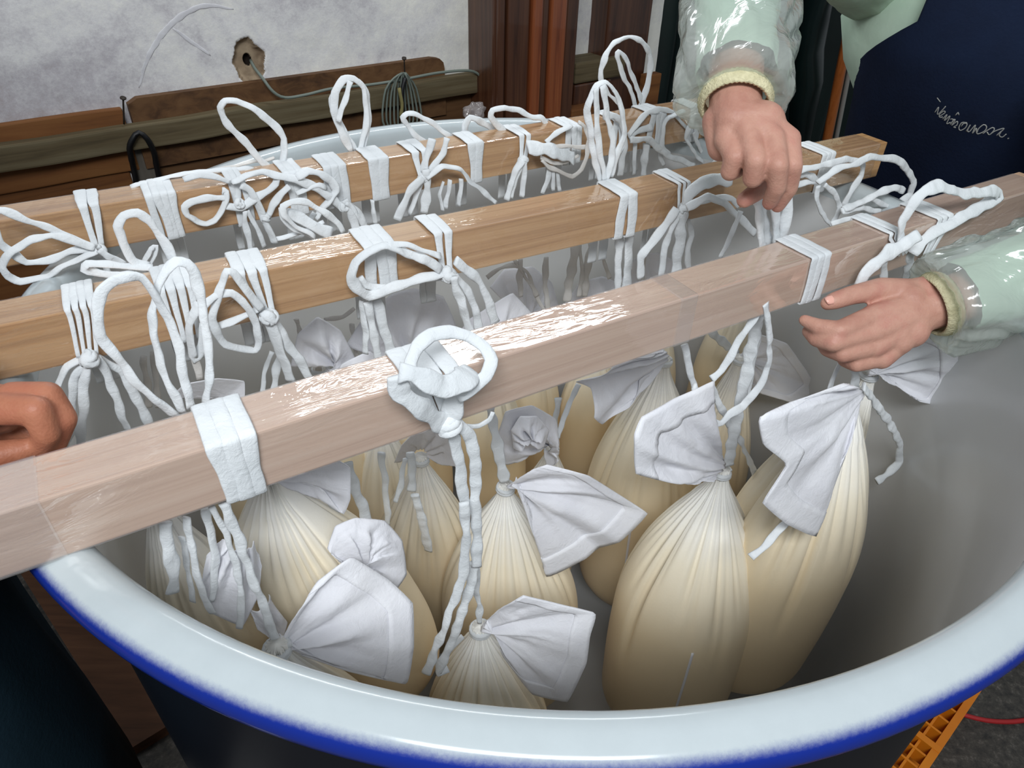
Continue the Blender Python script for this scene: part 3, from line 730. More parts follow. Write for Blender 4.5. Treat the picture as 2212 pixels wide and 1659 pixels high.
flap('G', (1186, 962, .34), [(1082, 990, .32), (1074, 930, .30), (1092, 876, .28), (1150, 862, .28), (1200, 892, .30), (1208, 946, .32), (1192, 1000, .33)], wr=.013, fr=5, bulge=(0, -.03, .0), hem=False)
flap('G', (1140, 930, .27), [(1108, 960, .28), (1104, 920, .26), (1124, 890, .26), (1160, 890, .26), (1186, 920, .27), (1176, 956, .28)], wr=.010, fr=6, bulge=(0, -.02, .0), hem=False)
flap('Fb', (908, 982, .38), [(852, 1000, .36), (868, 962, .34), (900, 930, .33), (950, 920, .33), (985, 950, .33), (990, 1010, .34)], wr=.008, fr=6, hem=False)
flap('E', (588, 1010, .16), [(640, 1000, .12), (710, 985, .10), (756, 1010, .10), (757, 1078, .10), (742, 1112, .11), (700, 1060, .12), (640, 1040, .14)], wr=.006, fr=4, hem=False)
flap('J', (520, 1170, .04), [(446, 1200, .05), (436, 1262, .05), (452, 1322, .05), (524, 1352, .04), (556, 1290, .04), (566, 1222, .04)], wr=.006, fr=4, hem=False)
flap('J', (560, 1300, .05), [(556, 1360, .04), (606, 1392, .04), (620, 1345, .05), (590, 1310, .05)], wr=.004, fr=3, hem=False)
flap('Lr', (720, 790, .46), [(632, 790, .46), (648, 720, .46), (690, 682, .46), (740, 712, .46), (775, 780, .46), (760, 860, .46)], wr=.009, fr=4, bulge=(0, -.02, .01), hem=False)
flap('K', (800, 870, .42), [(690, 900, .42), (740, 790, .42), (800, 760, .42), (850, 800, .42), (860, 880, .42)], wr=.008, fr=4, bulge=(0, -.01, .01), hem=False)
flap('Mr', (880, 780, .50), [(752, 740, .5), (790, 680, .5), (850, 630, .5), (900, 618, .5), (960, 636, .5), (988, 700, .5), (970, 770, .5)], wr=.010, fr=5, bulge=(0, -.03, .01), hem=False)
flap('Nr', (1060, 790, .46), [(980, 740, .46), (1012, 690, .46), (1060, 660, .46), (1108, 632, .46), (1160, 690, .46), (1170, 760, .46)], wr=.009, fr=4, bulge=(0, -.02, .01), hem=False)
flap('Or', (1130, 700, .6), [(1058, 620, .6), (1090, 582, .6), (1150, 576, .6), (1192, 610, .6), (1208, 668, .6)], wr=.009, fr=4, hem=False, bulge=(0, -.02, .01))
flap('Qr', (1292, 710, .56), [(1216, 660, .56), (1250, 612, .56), (1300, 596, .56), (1352, 620, .56), (1370, 680, .56)], wr=.009, fr=4, hem=False, bulge=(0, -.02, .01))
flap('Sr', (470, 880, .40), [(366, 860, .40), (400, 830, .38), (470, 818, .36), (528, 824, .36), (527, 878, .36), (500, 920, .38)], wr=.005, fr=3, hem=False)
flap('Tr', (1420, 640, .52), [(1340, 610, .52), (1370, 560, .52), (1420, 545, .52), (1470, 570, .52), (1490, 620, .52)], wr=.008, fr=4, hem=False)

# ---- straps over the front bar
wrap('b41', 4, 444, 552, 968, 3, back=.03)
wrap('b42', 4, 884, 992, 828, 3, gather=(968, 918, -.012), back=.03)
wrap('C', 4, 1752, 1792, 556, 3, back=.02)
wrap('D', 4, 1918, 1946, 506, 3, gather=(1948, 548, -.012), back=.02)
wrap('D2', 4, 2022, 2054, 474, 3, gather=(2000, 548, -.012), back=.02)
# ---- straps over the middle bar
wrap('J', 3, 140, 208, 678, 4, gather=(190, 772, .29), gw=.005)
wrap('E', 3, 338, 420, 632, 4, gather=(408, 742, .288), gw=.007)
wrap('Fb', 3, 508, 580, 598, 3, gather=(578, 682, .29))
wrap('G', 3, 786, 852, 540, 3)
wrap('A', 3, 934, 978, 514, 2, gather=(966, 592, .29), gw=.009)
wrap('Hb', 3, 1338, 1374, 432, 2)
wrap('I', 3, 1462, 1492, 396, 3, gather=(1476, 448, .29))
wrap('D2', 3, 1772, 1800, 346, 3, name='strap_strand')
# ---- straps over the rear bar
wrap('Sr', 2, 168, 216, 452, 2, gather=(214, 538, .59), gw=.007)
wrap('Lr', 2, 314, 378, 430, 4)
wrap('Lr', 2, 494, 530, 404, 3)
wrap('K', 2, 612, 654, 384, 3)
wrap('K', 2, 698, 746, 368, 3)
wrap('Mr', 2, 795, 838, 352, 2)
wrap('Mr', 2, 886, 926, 336, 2, gather=(914, 384, .60))
wrap('Nr', 2, 1010, 1042, 314, 2)
wrap('Or', 2, 1118, 1148, 292, 2, gather=(1130, 346, .60), gw=.007)
wrap('Qr', 2, 1222, 1256, 277, 3)
wrap('Qr', 2, 1324, 1346, 262, 2)
wrap('Tr', 2, 1405, 1438, 248, 3)
wrap('Ur', 2, 1492, 1516, 234, 2)

# ---- cords and loops, rear bar
c_ = lambda key, pts, w, n, **kw: cord(key, pts, w, n, **kw)
c_('K', [(580, 362), (530, 310), (486, 258), (474, 232), (486, 218), (512, 219), (560, 242), (598, 276), (613, 300), (612, 335), (606, 370)], 16, .67)
c_('Mr', [(758, 325), (738, 285), (722, 240), (724, 200), (742, 172), (764, 170), (784, 190), (793, 235), (788, 280), (776, 328)], 15, .675)
c_('Mr', [(768, 325), (752, 300), (726, 250), (718, 215), (734, 182), (754, 172), (776, 176), (793, 205), (795, 262), (784, 325)], 13, .68)
c_('Mr', [(757, 176), (750, 205), (736, 240), (730, 262)], 13, .665)
c_('Mr', [(922, 312), (896, 292), (876, 268), (870, 254), (880, 246), (905, 250), (935, 266), (960, 286), (974, 296)], 13, .68)
c_('Mr', [(934, 300), (930, 322), (918, 350), (914, 372)], 17, .60)
c_('Mr', [(966, 298), (958, 330), (938, 356), (920, 376)], 14, .60)
c_('Mr', [(922, 386), (940, 370), (956, 360), (976, 360), (996, 367), (1014, 392), (1038, 408), (1070, 438)], 13, .585)
c_('Mr', [(914, 384), (902, 394), (880, 422), (858, 475)], 17, .59); c_('Mr', [(914, 384), (900, 420), (884, 462)], 12, .60); c_('Mr', [(920, 366), (924, 400), (916, 460)], 18, .59)
c_('Nr', [(1004, 296), (1005, 270), (1016, 254), (1032, 258), (1050, 270), (1076, 285)], 14, .68)
c_('Or', [(1100, 292), (1078, 275), (1060, 252), (1064, 238), (1090, 233), (1122, 240), (1150, 252), (1168, 254), (1180, 272), (1172, 298), (1160, 316)], 15, .66)
c_('Or', [(1140, 318), (1165, 320), (1200, 326), (1240, 342)], 34, .585, flat=.2, twist=.3)
c_('Or', [(1170, 346), (1186, 360), (1206, 369), (1236, 382), (1256, 366), (1268, 334), (1272, 300), (1262, 272), (1250, 264)], 9, .585, mat='rope_warm')
c_('Or', [(1168, 340), (1190, 352), (1222, 350), (1250, 336)], 8, .585, mat='rope_warm')
c_('Or', [(1180, 308), (1206, 286), (1234, 270)], 13, .60); c_('Or', [(1200, 316), (1235, 316), (1266, 318)], 9, .59, mat='rope_warm')
for pts, w in (([(1128, 346), (1112, 372), (1094, 432)], 14), ([(1132, 350), (1132, 380), (1127, 425)], 13), ([(1126, 352), (1114, 388), (1104, 428)], 10), ([(1188, 360), (1182, 390), (1172, 418)], 12), ([(1193, 362), (1194, 385), (1195, 412)], 9), ([(1202, 366), (1206, 388), (1208, 412)], 9)):
    c_('Or', pts, w, .59)
c_('Tr', [(1302, 190), (1298, 150), (1308, 118), (1328, 92), (1358, 80), (1384, 88), (1403, 113), (1406, 148), (1396, 190), (1384, 236)], 13, .69)
c_('Tr', [(1374, 236), (1366, 205), (1348, 166), (1333, 122), (1337, 111), (1351, 126), (1365, 162), (1379, 196), (1386, 224)], 12, .69)
c_('Tr', [(1304, 182), (1318, 206), (1340, 226)], 9, .685)
c_('Qr', [(1358, 292), (1381, 261), (1401, 243), (1426, 236), (1453, 242), (1471, 262), (1486, 280)], 11, .61)
c_('Tr', [(1358, 297), (1385, 281), (1408, 272)], 14, .61); c_('Tr', [(1362, 302), (1394, 300), (1420, 318), (1447, 338), (1500, 357)], 13, .59)
c_('Ur', [(1478, 239), (1446, 253), (1435, 272), (1430, 316), (1446, 335)], 11, .60); c_('Ur', [(1499, 248), (1490, 272), (1482, 298), (1504, 336), (1520, 350)], 10, .59)
c_('Ur', [(1500, 248), (1514, 253), (1523, 280), (1530, 310), (1532, 350)], 10, .60); c_('Ur', [(1498, 286), (1510, 316), (1524, 344)], 8, .60); c_('Ur', [(1558, 322), (1550, 342), (1540, 354)], 12, .56)
c_('Qr', [(1304, 250), (1326, 250), (1340, 262), (1348, 285), (1347, 320), (1340, 380)], 15, .60)
for pts, w in (([(1372, 310), (1370, 345), (1369, 378)], 9), ([(1396, 310), (1392, 345), (1390, 380)], 14), ([(1426, 322), (1428, 340), (1434, 358)], 9), ([(1347, 316), (1336, 330), (1322, 356)], 9)): c_('Tr', pts, w, .60)
# left end of the rear bar
c_('Lr', [(282, 404), (330, 391), (400, 374), (470, 368), (530, 364), (580, 372)], 12, .665); c_('Lr', [(420, 380), (480, 366), (540, 352), (592, 340)], 9, .70, mat='rope_warm')
c_('Sr', [(208, 536), (152, 515), (84, 484), (34, 464), (0, 456), (-16, 476), (0, 524), (24, 545), (57, 567), (101, 562), (152, 545), (206, 534)], 16, .56)
c_('Sr', [(204, 535), (152, 517), (111, 508), (68, 518), (27, 542), (7, 576), (18, 598), (44, 609), (101, 596), (152, 569), (210, 541)], 17, .555)
c_('Sr', [(214, 540), (238, 560), (270, 572)], 16, .55); c_('Sr', [(216, 540), (222, 560), (236, 600)], 18, .585)
# knotted tangle at the left centre of the rear bar (zoomed crop at 380,330)
for pts, w in (([(489, 427), (450, 427), (416, 437), (400, 448), (404, 466), (426, 480), (446, 484), (464, 476), (478, 456), (487, 432), (486, 414), (480, 412)], 15),
               ([(487, 445), (520, 448), (552, 428), (580, 412), (594, 396), (598, 380)], 17),
               ([(500, 394), (530, 380), (566, 372), (600, 380), (640, 388), (680, 404), (715, 428), (745, 452)], 17),
               ([(520, 400), (540, 412), (556, 440), (568, 470), (580, 495), (594, 525)], 17),
               ([(625, 402), (604, 424), (588, 444), (578, 466)], 16), ([(640, 418), (660, 408), (690, 400), (704, 405)], 14),
               ([(640, 384), (665, 370), (690, 374), (716, 390), (725, 412), (715, 430), (696, 450), (682, 472)], 17),
               ([(530, 455), (534, 500), (542, 540)], 13), ([(534, 455), (556, 494), (572, 534)], 11), ([(396, 388), (430, 376), (470, 384), (498, 394)], 12)):
    c_('Lr', pts, w, .60)
c_('K', [(608, 448), (612, 470), (634, 496), (680, 512)], 14, .45); c_('K', [(680, 512), (640, 490), (613, 465), (612, 446), (630, 438), (665, 438), (700, 456), (730, 485), (742, 502)], 14, .44)
c_('K', [(620, 458), (660, 478), (716, 504)], 24, .45, flat=.35); c_('K', [(598, 516), (640, 506), (700, 480)], 12, .46); c_('K', [(680, 460), (664, 480), (656, 500)], 12, .48)
c_('K', [(744, 432), (760, 460), (770, 500)], 18, .59); c_('K', [(748, 436), (780, 470), (800, 520)], 16, .59); c_('K', [(804, 432), (806, 460), (812, 484)], 12, .59)
c_('Nr', [(958, 392), (950, 420), (956, 455)], 9, .6); c_('Nr', [(972, 388), (966, 420), (962, 450)], 12, .6); c_('Nr', [(996, 386), (993, 420), (990, 445)], 10, .6)
knot('Sr', 214, 542, .585, .014); knot('Mr', 914, 384, .595, .013); knot('Or', 1130, 346, .595, .014); knot('Lr', 516, 440, .60, .013); knot('Lr', 574, 470, .60, .012); knot('K', 742, 446, .595, .013)

# ---- middle bar
c_('E', [(322, 577), (290, 562), (264, 525), (253, 490), (268, 468), (297, 462), (324, 478), (351, 515), (368, 548), (376, 572)], 20, .38, flat=.4)
c_('E', [(330, 579), (270, 574), (220, 570), (190, 571), (183, 582), (215, 592), (262, 596), (290, 588)], 19, .375, flat=.4)
c_('Lr', [(310, 566), (324, 536), (338, 532), (332, 556), (322, 576)], 11, .52)
c_('J', [(186, 772), (145, 792), (124, 836)], 18, .30); c_('J', [(190, 780), (180, 830), (182, 890), (170, 962)], 20, .29); c_('J', [(186, 785), (163, 810), (156, 860), (152, 925), (140, 965)], 18, .30)
c_('J', [(205, 772), (233, 815), (257, 873), (276, 930)], 18, .29); c_('J', [(208, 774), (262, 800), (287, 846), (311, 892), (324, 916)], 18, .30); c_('J', [(216, 735), (262, 790), (296, 826)], 10, .31, mat='rope_warm')
knot('J', 192, 776, .288, .016)
c_('E', [(430, 655), (409, 697), (411, 738), (420, 775), (436, 746), (442, 700)], 18, .28); c_('E', [(420, 770), (424, 790), (432, 820)], 16, .28, mat='rope_warm')
c_('Fb', [(566, 668), (545, 640), (522, 614), (506, 590), (490, 586), (482, 616), (466, 653), (459, 690), (469, 724), (486, 744), (520, 754), (552, 757), (557, 740), (554, 704), (538, 670), (523, 650), (500, 634), (466, 638), (436, 662), (412, 690)], 18, .283)
c_('Fb', [(556, 668), (527, 682), (500, 695), (470, 708)], 17, .288)
c_('Fb', [(580, 690), (604, 754), (628, 822)], 24, .285); c_('Fb', [(590, 688), (626, 748), (648, 778), (668, 818)], 20, .285); c_('Fb', [(588, 760), (571, 805), (566, 848)], 11, .33); c_('Fb', [(608, 768), (596, 810), (592, 842)], 16, .33)
knot('Fb', 580, 684, .285, .017)
c_('A', [(966, 589), (919, 598), (852, 620), (798, 640), (772, 624), (758, 598), (768, 568), (794, 545), (835, 531), (886, 549), (920, 562), (952, 584)], 23, .285)
c_('A', [(838, 530), (880, 530), (912, 540), (952, 553)], 14, .285); c_('A', [(962, 600), (900, 606), (830, 620), (790, 618), (776, 600)], 14, .29)
c_('A', [(980, 598), (996, 653), (1013, 716)], 20, .27); c_('A', [(984, 596), (1010, 628), (1026, 664), (1034, 712)], 17, .275); c_('A', [(984, 562), (1024, 596), (1050, 636), (1070, 698)], 20, .265)
c_('A', [(1034, 712, .26), (1052, 800, .26), (1062, 900, .26), (1076, 970, .25), (1090, 1040, .24)], 24, .26, flat=.25)
knot('A', 968, 594, .285, .018)
c_('G', [(782, 650), (788, 704), (790, 764)], 14, .31); c_('G', [(794, 652), (804, 704), (817, 775)], 19, .30); c_('G', [(811, 648), (828, 704), (847, 764)], 24, .305, flat=.3)
c_('Hb', [(1298, 392), (1280, 322), (1274, 276), (1268, 238), (1279, 205), (1291, 183), (1308, 179), (1322, 188), (1338, 216), (1347, 265), (1349, 292), (1333, 333), (1318, 382)], 15, .375)
c_('Hb', [(1306, 390), (1295, 322), (1290, 265), (1288, 225), (1288, 192)], 15, .37); c_('Hb', [(1302, 184), (1308, 220), (1313, 254), (1324, 299), (1320, 347), (1310, 388)], 15, .37)
c_('Hb', [(1338, 512), (1336, 560), (1334, 640)], 16, .33); c_('Hb', [(1360, 508), (1357, 560), (1352, 650)], 22, .33, flat=.3)
c_('I', [(1480, 446), (1490, 420), (1518, 393), (1548, 388), (1580, 388)], 26, .285, flat=.35); c_('I', [(1482, 450), (1509, 436), (1543, 427), (1580, 430), (1596, 445)], 14, .28)
c_('I', [(1484, 448), (1530, 424), (1560, 438), (1590, 462), (1630, 504)], 18, .25); c_('I', [(1462, 450), (1420, 511), (1386, 553), (1383, 600)], 18, .285); c_('I', [(1466, 458), (1436, 532), (1428, 600)], 14, .285)
c_('I', [(1474, 455), (1468, 510), (1461, 590)], 24, .285, flat=.35); c_('I', [(1486, 475), (1494, 510), (1485, 540), (1488, 585)], 14, .30); c_('I', [(1600, 456), (1580, 505), (1556, 556)], 12, .2)
knot('I', 1476, 450, .287, .014)
c_('D2', [(1766, 395), (1782, 382), (1804, 368), (1839, 356), (1880, 340), (1920, 342), (1948, 350), (1961, 370), (1973, 392), (1966, 420), (1946, 436)], 15, .24)
c_('D2', [(1718, 370), (1769, 359), (1811, 348), (1856, 346), (1864, 356), (1860, 380), (1840, 410), (1822, 444)], 15, .27); c_('D2', [(1712, 386), (1740, 376), (1766, 392), (1740, 394), (1712, 402)], 14, .28)
c_('D2', [(1768, 402), (1764, 428), (1774, 458), (1797, 486), (1814, 450), (1803, 419), (1782, 400)], 12, .22); c_('D2', [(1797, 486), (1827, 475), (1864, 464)], 12, .15)
c_('D2', [(1818, 456), (1862, 450), (1902, 457)], 13, .2); c_('D2', [(1822, 452), (1862, 436), (1897, 418), (1932, 404), (1952, 414)], 16, .2); c_('D2', [(1876, 428), (1900, 438), (1928, 450)], 10, .2)
# straps below the middle bar seen through the gap
for key, pts, w in (('Or', [(1180, 556), (1178, 620), (1184, 668)], 13), ('Qr', [(1245, 524), (1232, 600), (1224, 650)], 19), ('Qr', [(1252, 530), (1258, 590), (1250, 640)], 11), ('Qr', [(1280, 518), (1268, 580), (1262, 640)], 20), ('Qr', [(1300, 530), (1306, 570), (1318, 600)], 9),
                    ('Or', [(1110, 560), (1140, 605), (1165, 650), (1180, 680)], 9), ('Nr', [(1052, 600), (1080, 580), (1110, 572), (1140, 590), (1160, 640)], 9), ('Nr', [(1124, 560), (1122, 600), (1126, 640)], 12), ('Mr', [(926, 610), (930, 660), (940, 720)], 13), ('Mr', [(840, 660), (838, 700), (842, 760)], 12), ('Mr', [(870, 690), (890, 740), (900, 780)], 13),
                    ('Lr', [(680, 700), (686, 760), (690, 800)], 14), ('Lr', [(640, 690), (655, 740), (660, 800)], 12), ('Sr', [(310, 770), (318, 830), (322, 880)], 14), ('Sr', [(330, 760), (336, 820), (342, 880)], 12), ('K', [(760, 700), (770, 760), (772, 800)], 12), ('Lr', [(700, 690), (740, 685), (765, 665)], 10), ('Tr', [(1395, 540), (1390, 580), (1388, 640)], 10)):
    cord(key, pts, w, .5, mat='rope_warm')

# ---- front bar
c_('b41', [(380, 898), (338, 866), (287, 815), (246, 765), (216, 727), (209, 700), (211, 660), (223, 630), (250, 606), (280, 596), (304, 600), (327, 626), (342, 652), (365, 687), (381, 738), (392, 788), (406, 846), (414, 880)], 22, .09)
c_('b41', [(394, 892), (371, 846), (348, 788), (332, 721), (330, 670), (341, 619), (358, 586), (381, 565), (405, 569), (422, 589), (432, 636), (439, 687), (449, 738), (452, 788), (449, 839), (446, 876)], 21, .095)
c_('b41', [(357, 1128), (366, 1193), (375, 1220), (372, 1280)], 26, .03, flat=.35); c_('b41', [(403, 1118), (412, 1174), (425, 1243), (444, 1293), (458, 1326)], 18, .03)
c_('b41', [(444, 1100), (457, 1156), (467, 1220), (456, 1298)], 18, .04); c_('b41', [(457, 1095), (489, 1152), (508, 1220), (521, 1280), (519, 1356)], 17, .02); c_('b41', [(484, 1086), (517, 1174), (549, 1257), (576, 1325), (594, 1388)], 22, .01)
c_('b41', [(392, 1160), (410, 1250), (416, 1300)], 14, .05)
# ring shaped knot on the front bar
c_('b42', [(884, 812, -.02), (886, 780, -.01), (902, 748, .0), (932, 724, .005), (972, 717, .005), (1012, 726, 0), (1044, 748, -.01), (1060, 778, -.02), (1050, 812, -.03), (1020, 838, -.03), (988, 856, -.025)], 30, 0, crumple=.2, twist=.3)
c_('b42', [(862, 806, -.03), (884, 808, -.035), (920, 822, -.04), (958, 834, -.04), (1000, 820, -.035), (1018, 800, -.02)], 50, 0, flat=.25, twist=.2, name='wide_tape')
c_('b42', [(858, 812, -.03), (870, 850, -.03), (905, 880, -.03), (945, 905, -.02), (972, 926, -.012)], 44, 0, flat=.22, twist=.2, name='wide_tape')
c_('b42', [(986, 830, -.03), (980, 870, -.02), (972, 910, -.014)], 44, 0, flat=.3, twist=.1, name='wide_tape')
knot('b42', 970, 918, -.015, .020)
c_('b42', [(976, 925), (988, 980), (998, 1037), (1003, 1092)], 26, -.01, flat=.3); c_('b42', [(988, 915), (1016, 946), (1029, 1014), (1026, 1083), (1030, 1156), (1030, 1225)], 26, -.015, flat=.35)
c_('b42', [(1002, 1085), (1007, 1174), (998, 1248), (980, 1303), (957, 1362), (929, 1435), (920, 1456)], 20, -.02, flat=.4); c_('b42', [(1026, 1215), (1018, 1260), (998, 1321), (984, 1367), (952, 1440), (947, 1456), (968, 1444)], 20, -.01, flat=.4)
c_('b42', [(1030, 1225), (1032, 1290), (1037, 1345)], 14, .01, flat=.4); c_('b42', [(948, 1452), (972, 1402), (1000, 1375)], 12, .03)
c_('b42', [(990, 920), (1035, 921), (1058, 906), (1066, 890)], 12, .0)
for key, pts, w in (('Fb', [(886, 978), (892, 1037), (888, 1060)], 18), ('Fb', [(896, 1069), (910, 1115), (926, 1190)], 20), ('Fb', [(824, 978), (833, 1060), (838, 1132)], 15), ('Fb', [(876, 990), (856, 1085)], 12), ('E', [(751, 1000), (765, 1051), (783, 1097), (794, 1128)], 22), ('E', [(690, 1030), (723, 1110), (757, 1205)], 16)):
    cord(key, pts, w, .17 if key == 'E' else .24, flat=.4)
# cords of the bag being tied
c_('C', [(1640, 660), (1626, 740), (1598, 870), (1572, 1006)], 26, .03, flat=.25); c_('C', [(1636, 668), (1618, 700), (1590, 750), (1560, 800), (1536, 818)], 17, .01)
c_('C', [(1654, 655), (1662, 731), (1661, 790), (1639, 834), (1606, 878), (1576, 893), (1558, 914), (1540, 914), (1512, 876), (1499, 836)], 16, .0)
c_('C', [(1536, 834), (1565, 896), (1599, 951), (1624, 1007), (1642, 1048)], 17, .04); c_('C', [(1478, 745), (1490, 800), (1500, 840)], 16, .06)
c_('C', [(1604, 880, .06), (1640, 700, .085), (1656, 600, .10), (1660, 518, .095)], 22, .08, flat=.3)
c_('C', [(1648, 540), (1640, 470), (1634, 420), (1632, 392)], 24, .085); c_('C', [(1662, 530), (1652, 470), (1640, 420)], 18, .095); c_('C', [(1678, 525), (1676, 470), (1670, 435)], 22, .085); c_('C', [(1684, 525), (1702, 455), (1700, 420), (1690, 400)], 24, .09)
# cords of the bags at the right hand
c_('D', [(1946, 520), (1950, 478), (1973, 438), (1999, 411), (2029, 403), (2075, 416), (2117, 417), (2148, 412), (2156, 424), (2117, 448), (2070, 473), (2031, 496), (1990, 522), (1970, 548)], 26, -.01, flat=.3, twist=.5)
c_('D', [(1984, 508), (1943, 535), (1908, 555), (1883, 573), (1867, 594), (1858, 616)], 28, -.02); c_('D', [(1908, 570), (1908, 610), (1900, 680)], 16, .0); c_('D', [(1964, 545), (1962, 600), (1930, 690)], 22, .0, flat=.3)
c_('D', [(1866, 834), (1896, 878), (1929, 926), (1944, 963), (1940, 996), (1920, 1022), (1894, 1040)], 18, -.08); c_('D', [(1820, 770), (1806, 800), (1792, 838)], 14, -.04); c_('D', [(1852, 720), (1848, 790), (1846, 840)], 24, -.06, flat=.3); c_('D2', [(1885, 760), (1872, 800), (1866, 840)], 16, .03)
c_('D', [(1700, 1128), (1670, 1160), (1622, 1204)], 15, -.125, flat=.4)
# tall strap from the middle bar to the tall bag and others
c_('Hb', [(1352, 640), (1400, 700), (1430, 765)], 20, .3, flat=.3); c_('I', [(1462, 584), (1500, 660), (1540, 720), (1592, 765)], 18, .33, flat=.3)
c_('G', [(1250, 830), (1226, 880), (1204, 945)], 12, .3); c_('G', [(1206, 860), (1200, 910), (1194, 960)], 16, .36, flat=.3)

# ================================================================ FLOOR THINGS
M['orange_plastic'] = plain('orange_plastic', srgb(206, 122, 20), 0.45, 0.4, 30, 0.15, var=(8, srgb(190, 104, 16)))
p1, p2 = Zp(2107, 1512, PAL_H), Zp(2008, 1659, PAL_H)
ey = (p1 - p2).normalized(); ex = V((ey.y, -ey.x, 0))          # ey along the visible edge, ex outward
c_in = -ex; PS = 1.16
d0 = (TC - p2).dot(ey); org = p1 + ey * (.05 - PS); org.z = 0
pal = empty('plastic_pallet', org, 'orange plastic grid pallet under the tank, corner showing at lower right', 'pallet')
prz = math.atan2(c_in.y, c_in.x)
# local x = inward from the visible edge, local y = c_in rotated by +90 degrees
ly = V((-c_in.y, c_in.x, 0)); sgn = 1 if ly.dot(ey) > 0 else -1
o0 = org if sgn > 0 else org + ey * PS
def prib(x, y, lx, lyy, z0, h, name='rib', bev=.002):
    p = o0 + c_in * x + ly * y; p.z = z0
    return bevel_box(name, lx, lyy, h, bev, M['orange_plastic'], pal, p, prz)
nr = 34
for i in range(nr + 1):
    t = i / nr * (PS - .01); w = .014 if i % 6 == 0 else .0045
    prib(0, t, PS, w, PAL_H - .035, .035 - (0 if i % 6 == 0 else .004), bev=0)
    prib(t, 0, w, PS, PAL_H - .036, .035 - (0 if i % 6 == 0 else .004), bev=0)
for i in (0, .49, .98):
    prib(i * (PS - .14), 0, .14, PS, 0.0, .02, 'skid')
    for j in (0, .49, .98): prib(i * (PS - .14), j * (PS - .14), .14, .14, .02, PAL_H - .056, 'foot')
M['red'] = plain('red_rubber', srgb(150, 28, 30), 0.5)
v, f = sweep(catmull([Zp(x, y, .008) for x, y in ((2040, 1530), (2088, 1546), (2130, 1556), (2170, 1559), (2212, 1556), (2290, 1540))], .02), .005, .005, seg=8)
tag(mesh_obj('red_cord', v, f, M['red']), 'thin red cord lying on the floor by the pallet', 'cord')
for i, (a, b_) in enumerate((((1866, 1608), (1790, 1680)), ((1892, 1602), (1822, 1672)))):  # reflections on the tank's outer wall, modelled as pale flat strips
    q0, q1 = Zp(a[0], a[1], .16), Zp(b_[0], b_[1], .145)
    v, f = sweep(catmull([q0, (q0 + q1) / 2 + V((0, 0, .006)), q1, q1 + (q1 - q0) * .6 - V((0, 0, .004))], .02), .011, .002, face=V((0, 0, 1)), lat=None, crumple=.2, seed=i)
    tag(mesh_obj('reflection_strip', v, f, M['rope']), ('pale strip modelled after a reflection on the tank, below the rim, left one', 'pale strip modelled after a reflection on the tank, below the rim, right one')[i], 'tape', 'modelled reflections below the rim')
M['ply'] = wood('brown_plywood', [srgb(50, 30, 18), srgb(76, 48, 30), srgb(90, 60, 40)], (1.0, 12, 12), 0.7)
A_, B_, C2 = Zp(45, 1240, .03), Zp(282, 1617, .03), Zp(350, 1575, .03)
sd = (C2 - B_).normalized() * .32
vs = [A_, B_, B_ + sd, A_ + sd]; vs = [V((q.x, q.y, .03)) for q in vs] + [V((q.x, q.y, .001)) for q in vs]
tag(mesh_obj('plywood_board', vs, [(0, 1, 2, 3), (7, 6, 5, 4), (0, 4, 5, 1), (1, 5, 6, 2), (2, 6, 7, 3), (3, 7, 4, 0)], M['ply'], smooth=False), 'brown plywood board lying on the floor left of the tank', 'board')

# ================================================================ PEOPLE
def skin_mat(name, c1, c2, c3):
    mt, nt, b = new_mat(name); c = coords(nt)
    f = noise_n(nt, c, 26, 4)
    nt.links.new(ramp(nt, f, [(0.3, c1), (0.52, c2), (0.72, c3)]), b.inputs['Base Color'])
    b.inputs['Roughness'].default_value = 0.5; b.inputs['Specular IOR Level'].default_value = 0.35
    b.inputs['Subsurface Weight'].default_value = 0.06; b.inputs['Subsurface Radius'].default_value = (.010, .004, .002); b.inputs['Subsurface Scale'].default_value = .5
    w = nd(nt, 'ShaderNodeTexVoronoi'); w.inputs['Scale'].default_value = 420; nt.links.new(c, w.inputs['Vector'])
    n9 = noise_n(nt, c, 130, 5, .7); ma = nd(nt, 'ShaderNodeMath', operation='MULTIPLY_ADD'); ma.inputs[1].default_value = 2.5; nt.links.new(n9, ma.inputs[0]); nt.links.new(w.outputs['Distance'], ma.inputs[2])
    bump(nt, b, ma.outputs[0], .22, .0009)
    return mt
M['skin'] = skin_mat('skin', srgb(172, 122, 106), srgb(190, 144, 126), srgb(182, 126, 112))
M['skin2'] = skin_mat('skin_tanned', srgb(150, 92, 68), srgb(172, 112, 86), srgb(164, 98, 76))
M['nail'] = plain('fingernail', srgb(226, 170, 154), 0.25, 0.5, coat=.3)
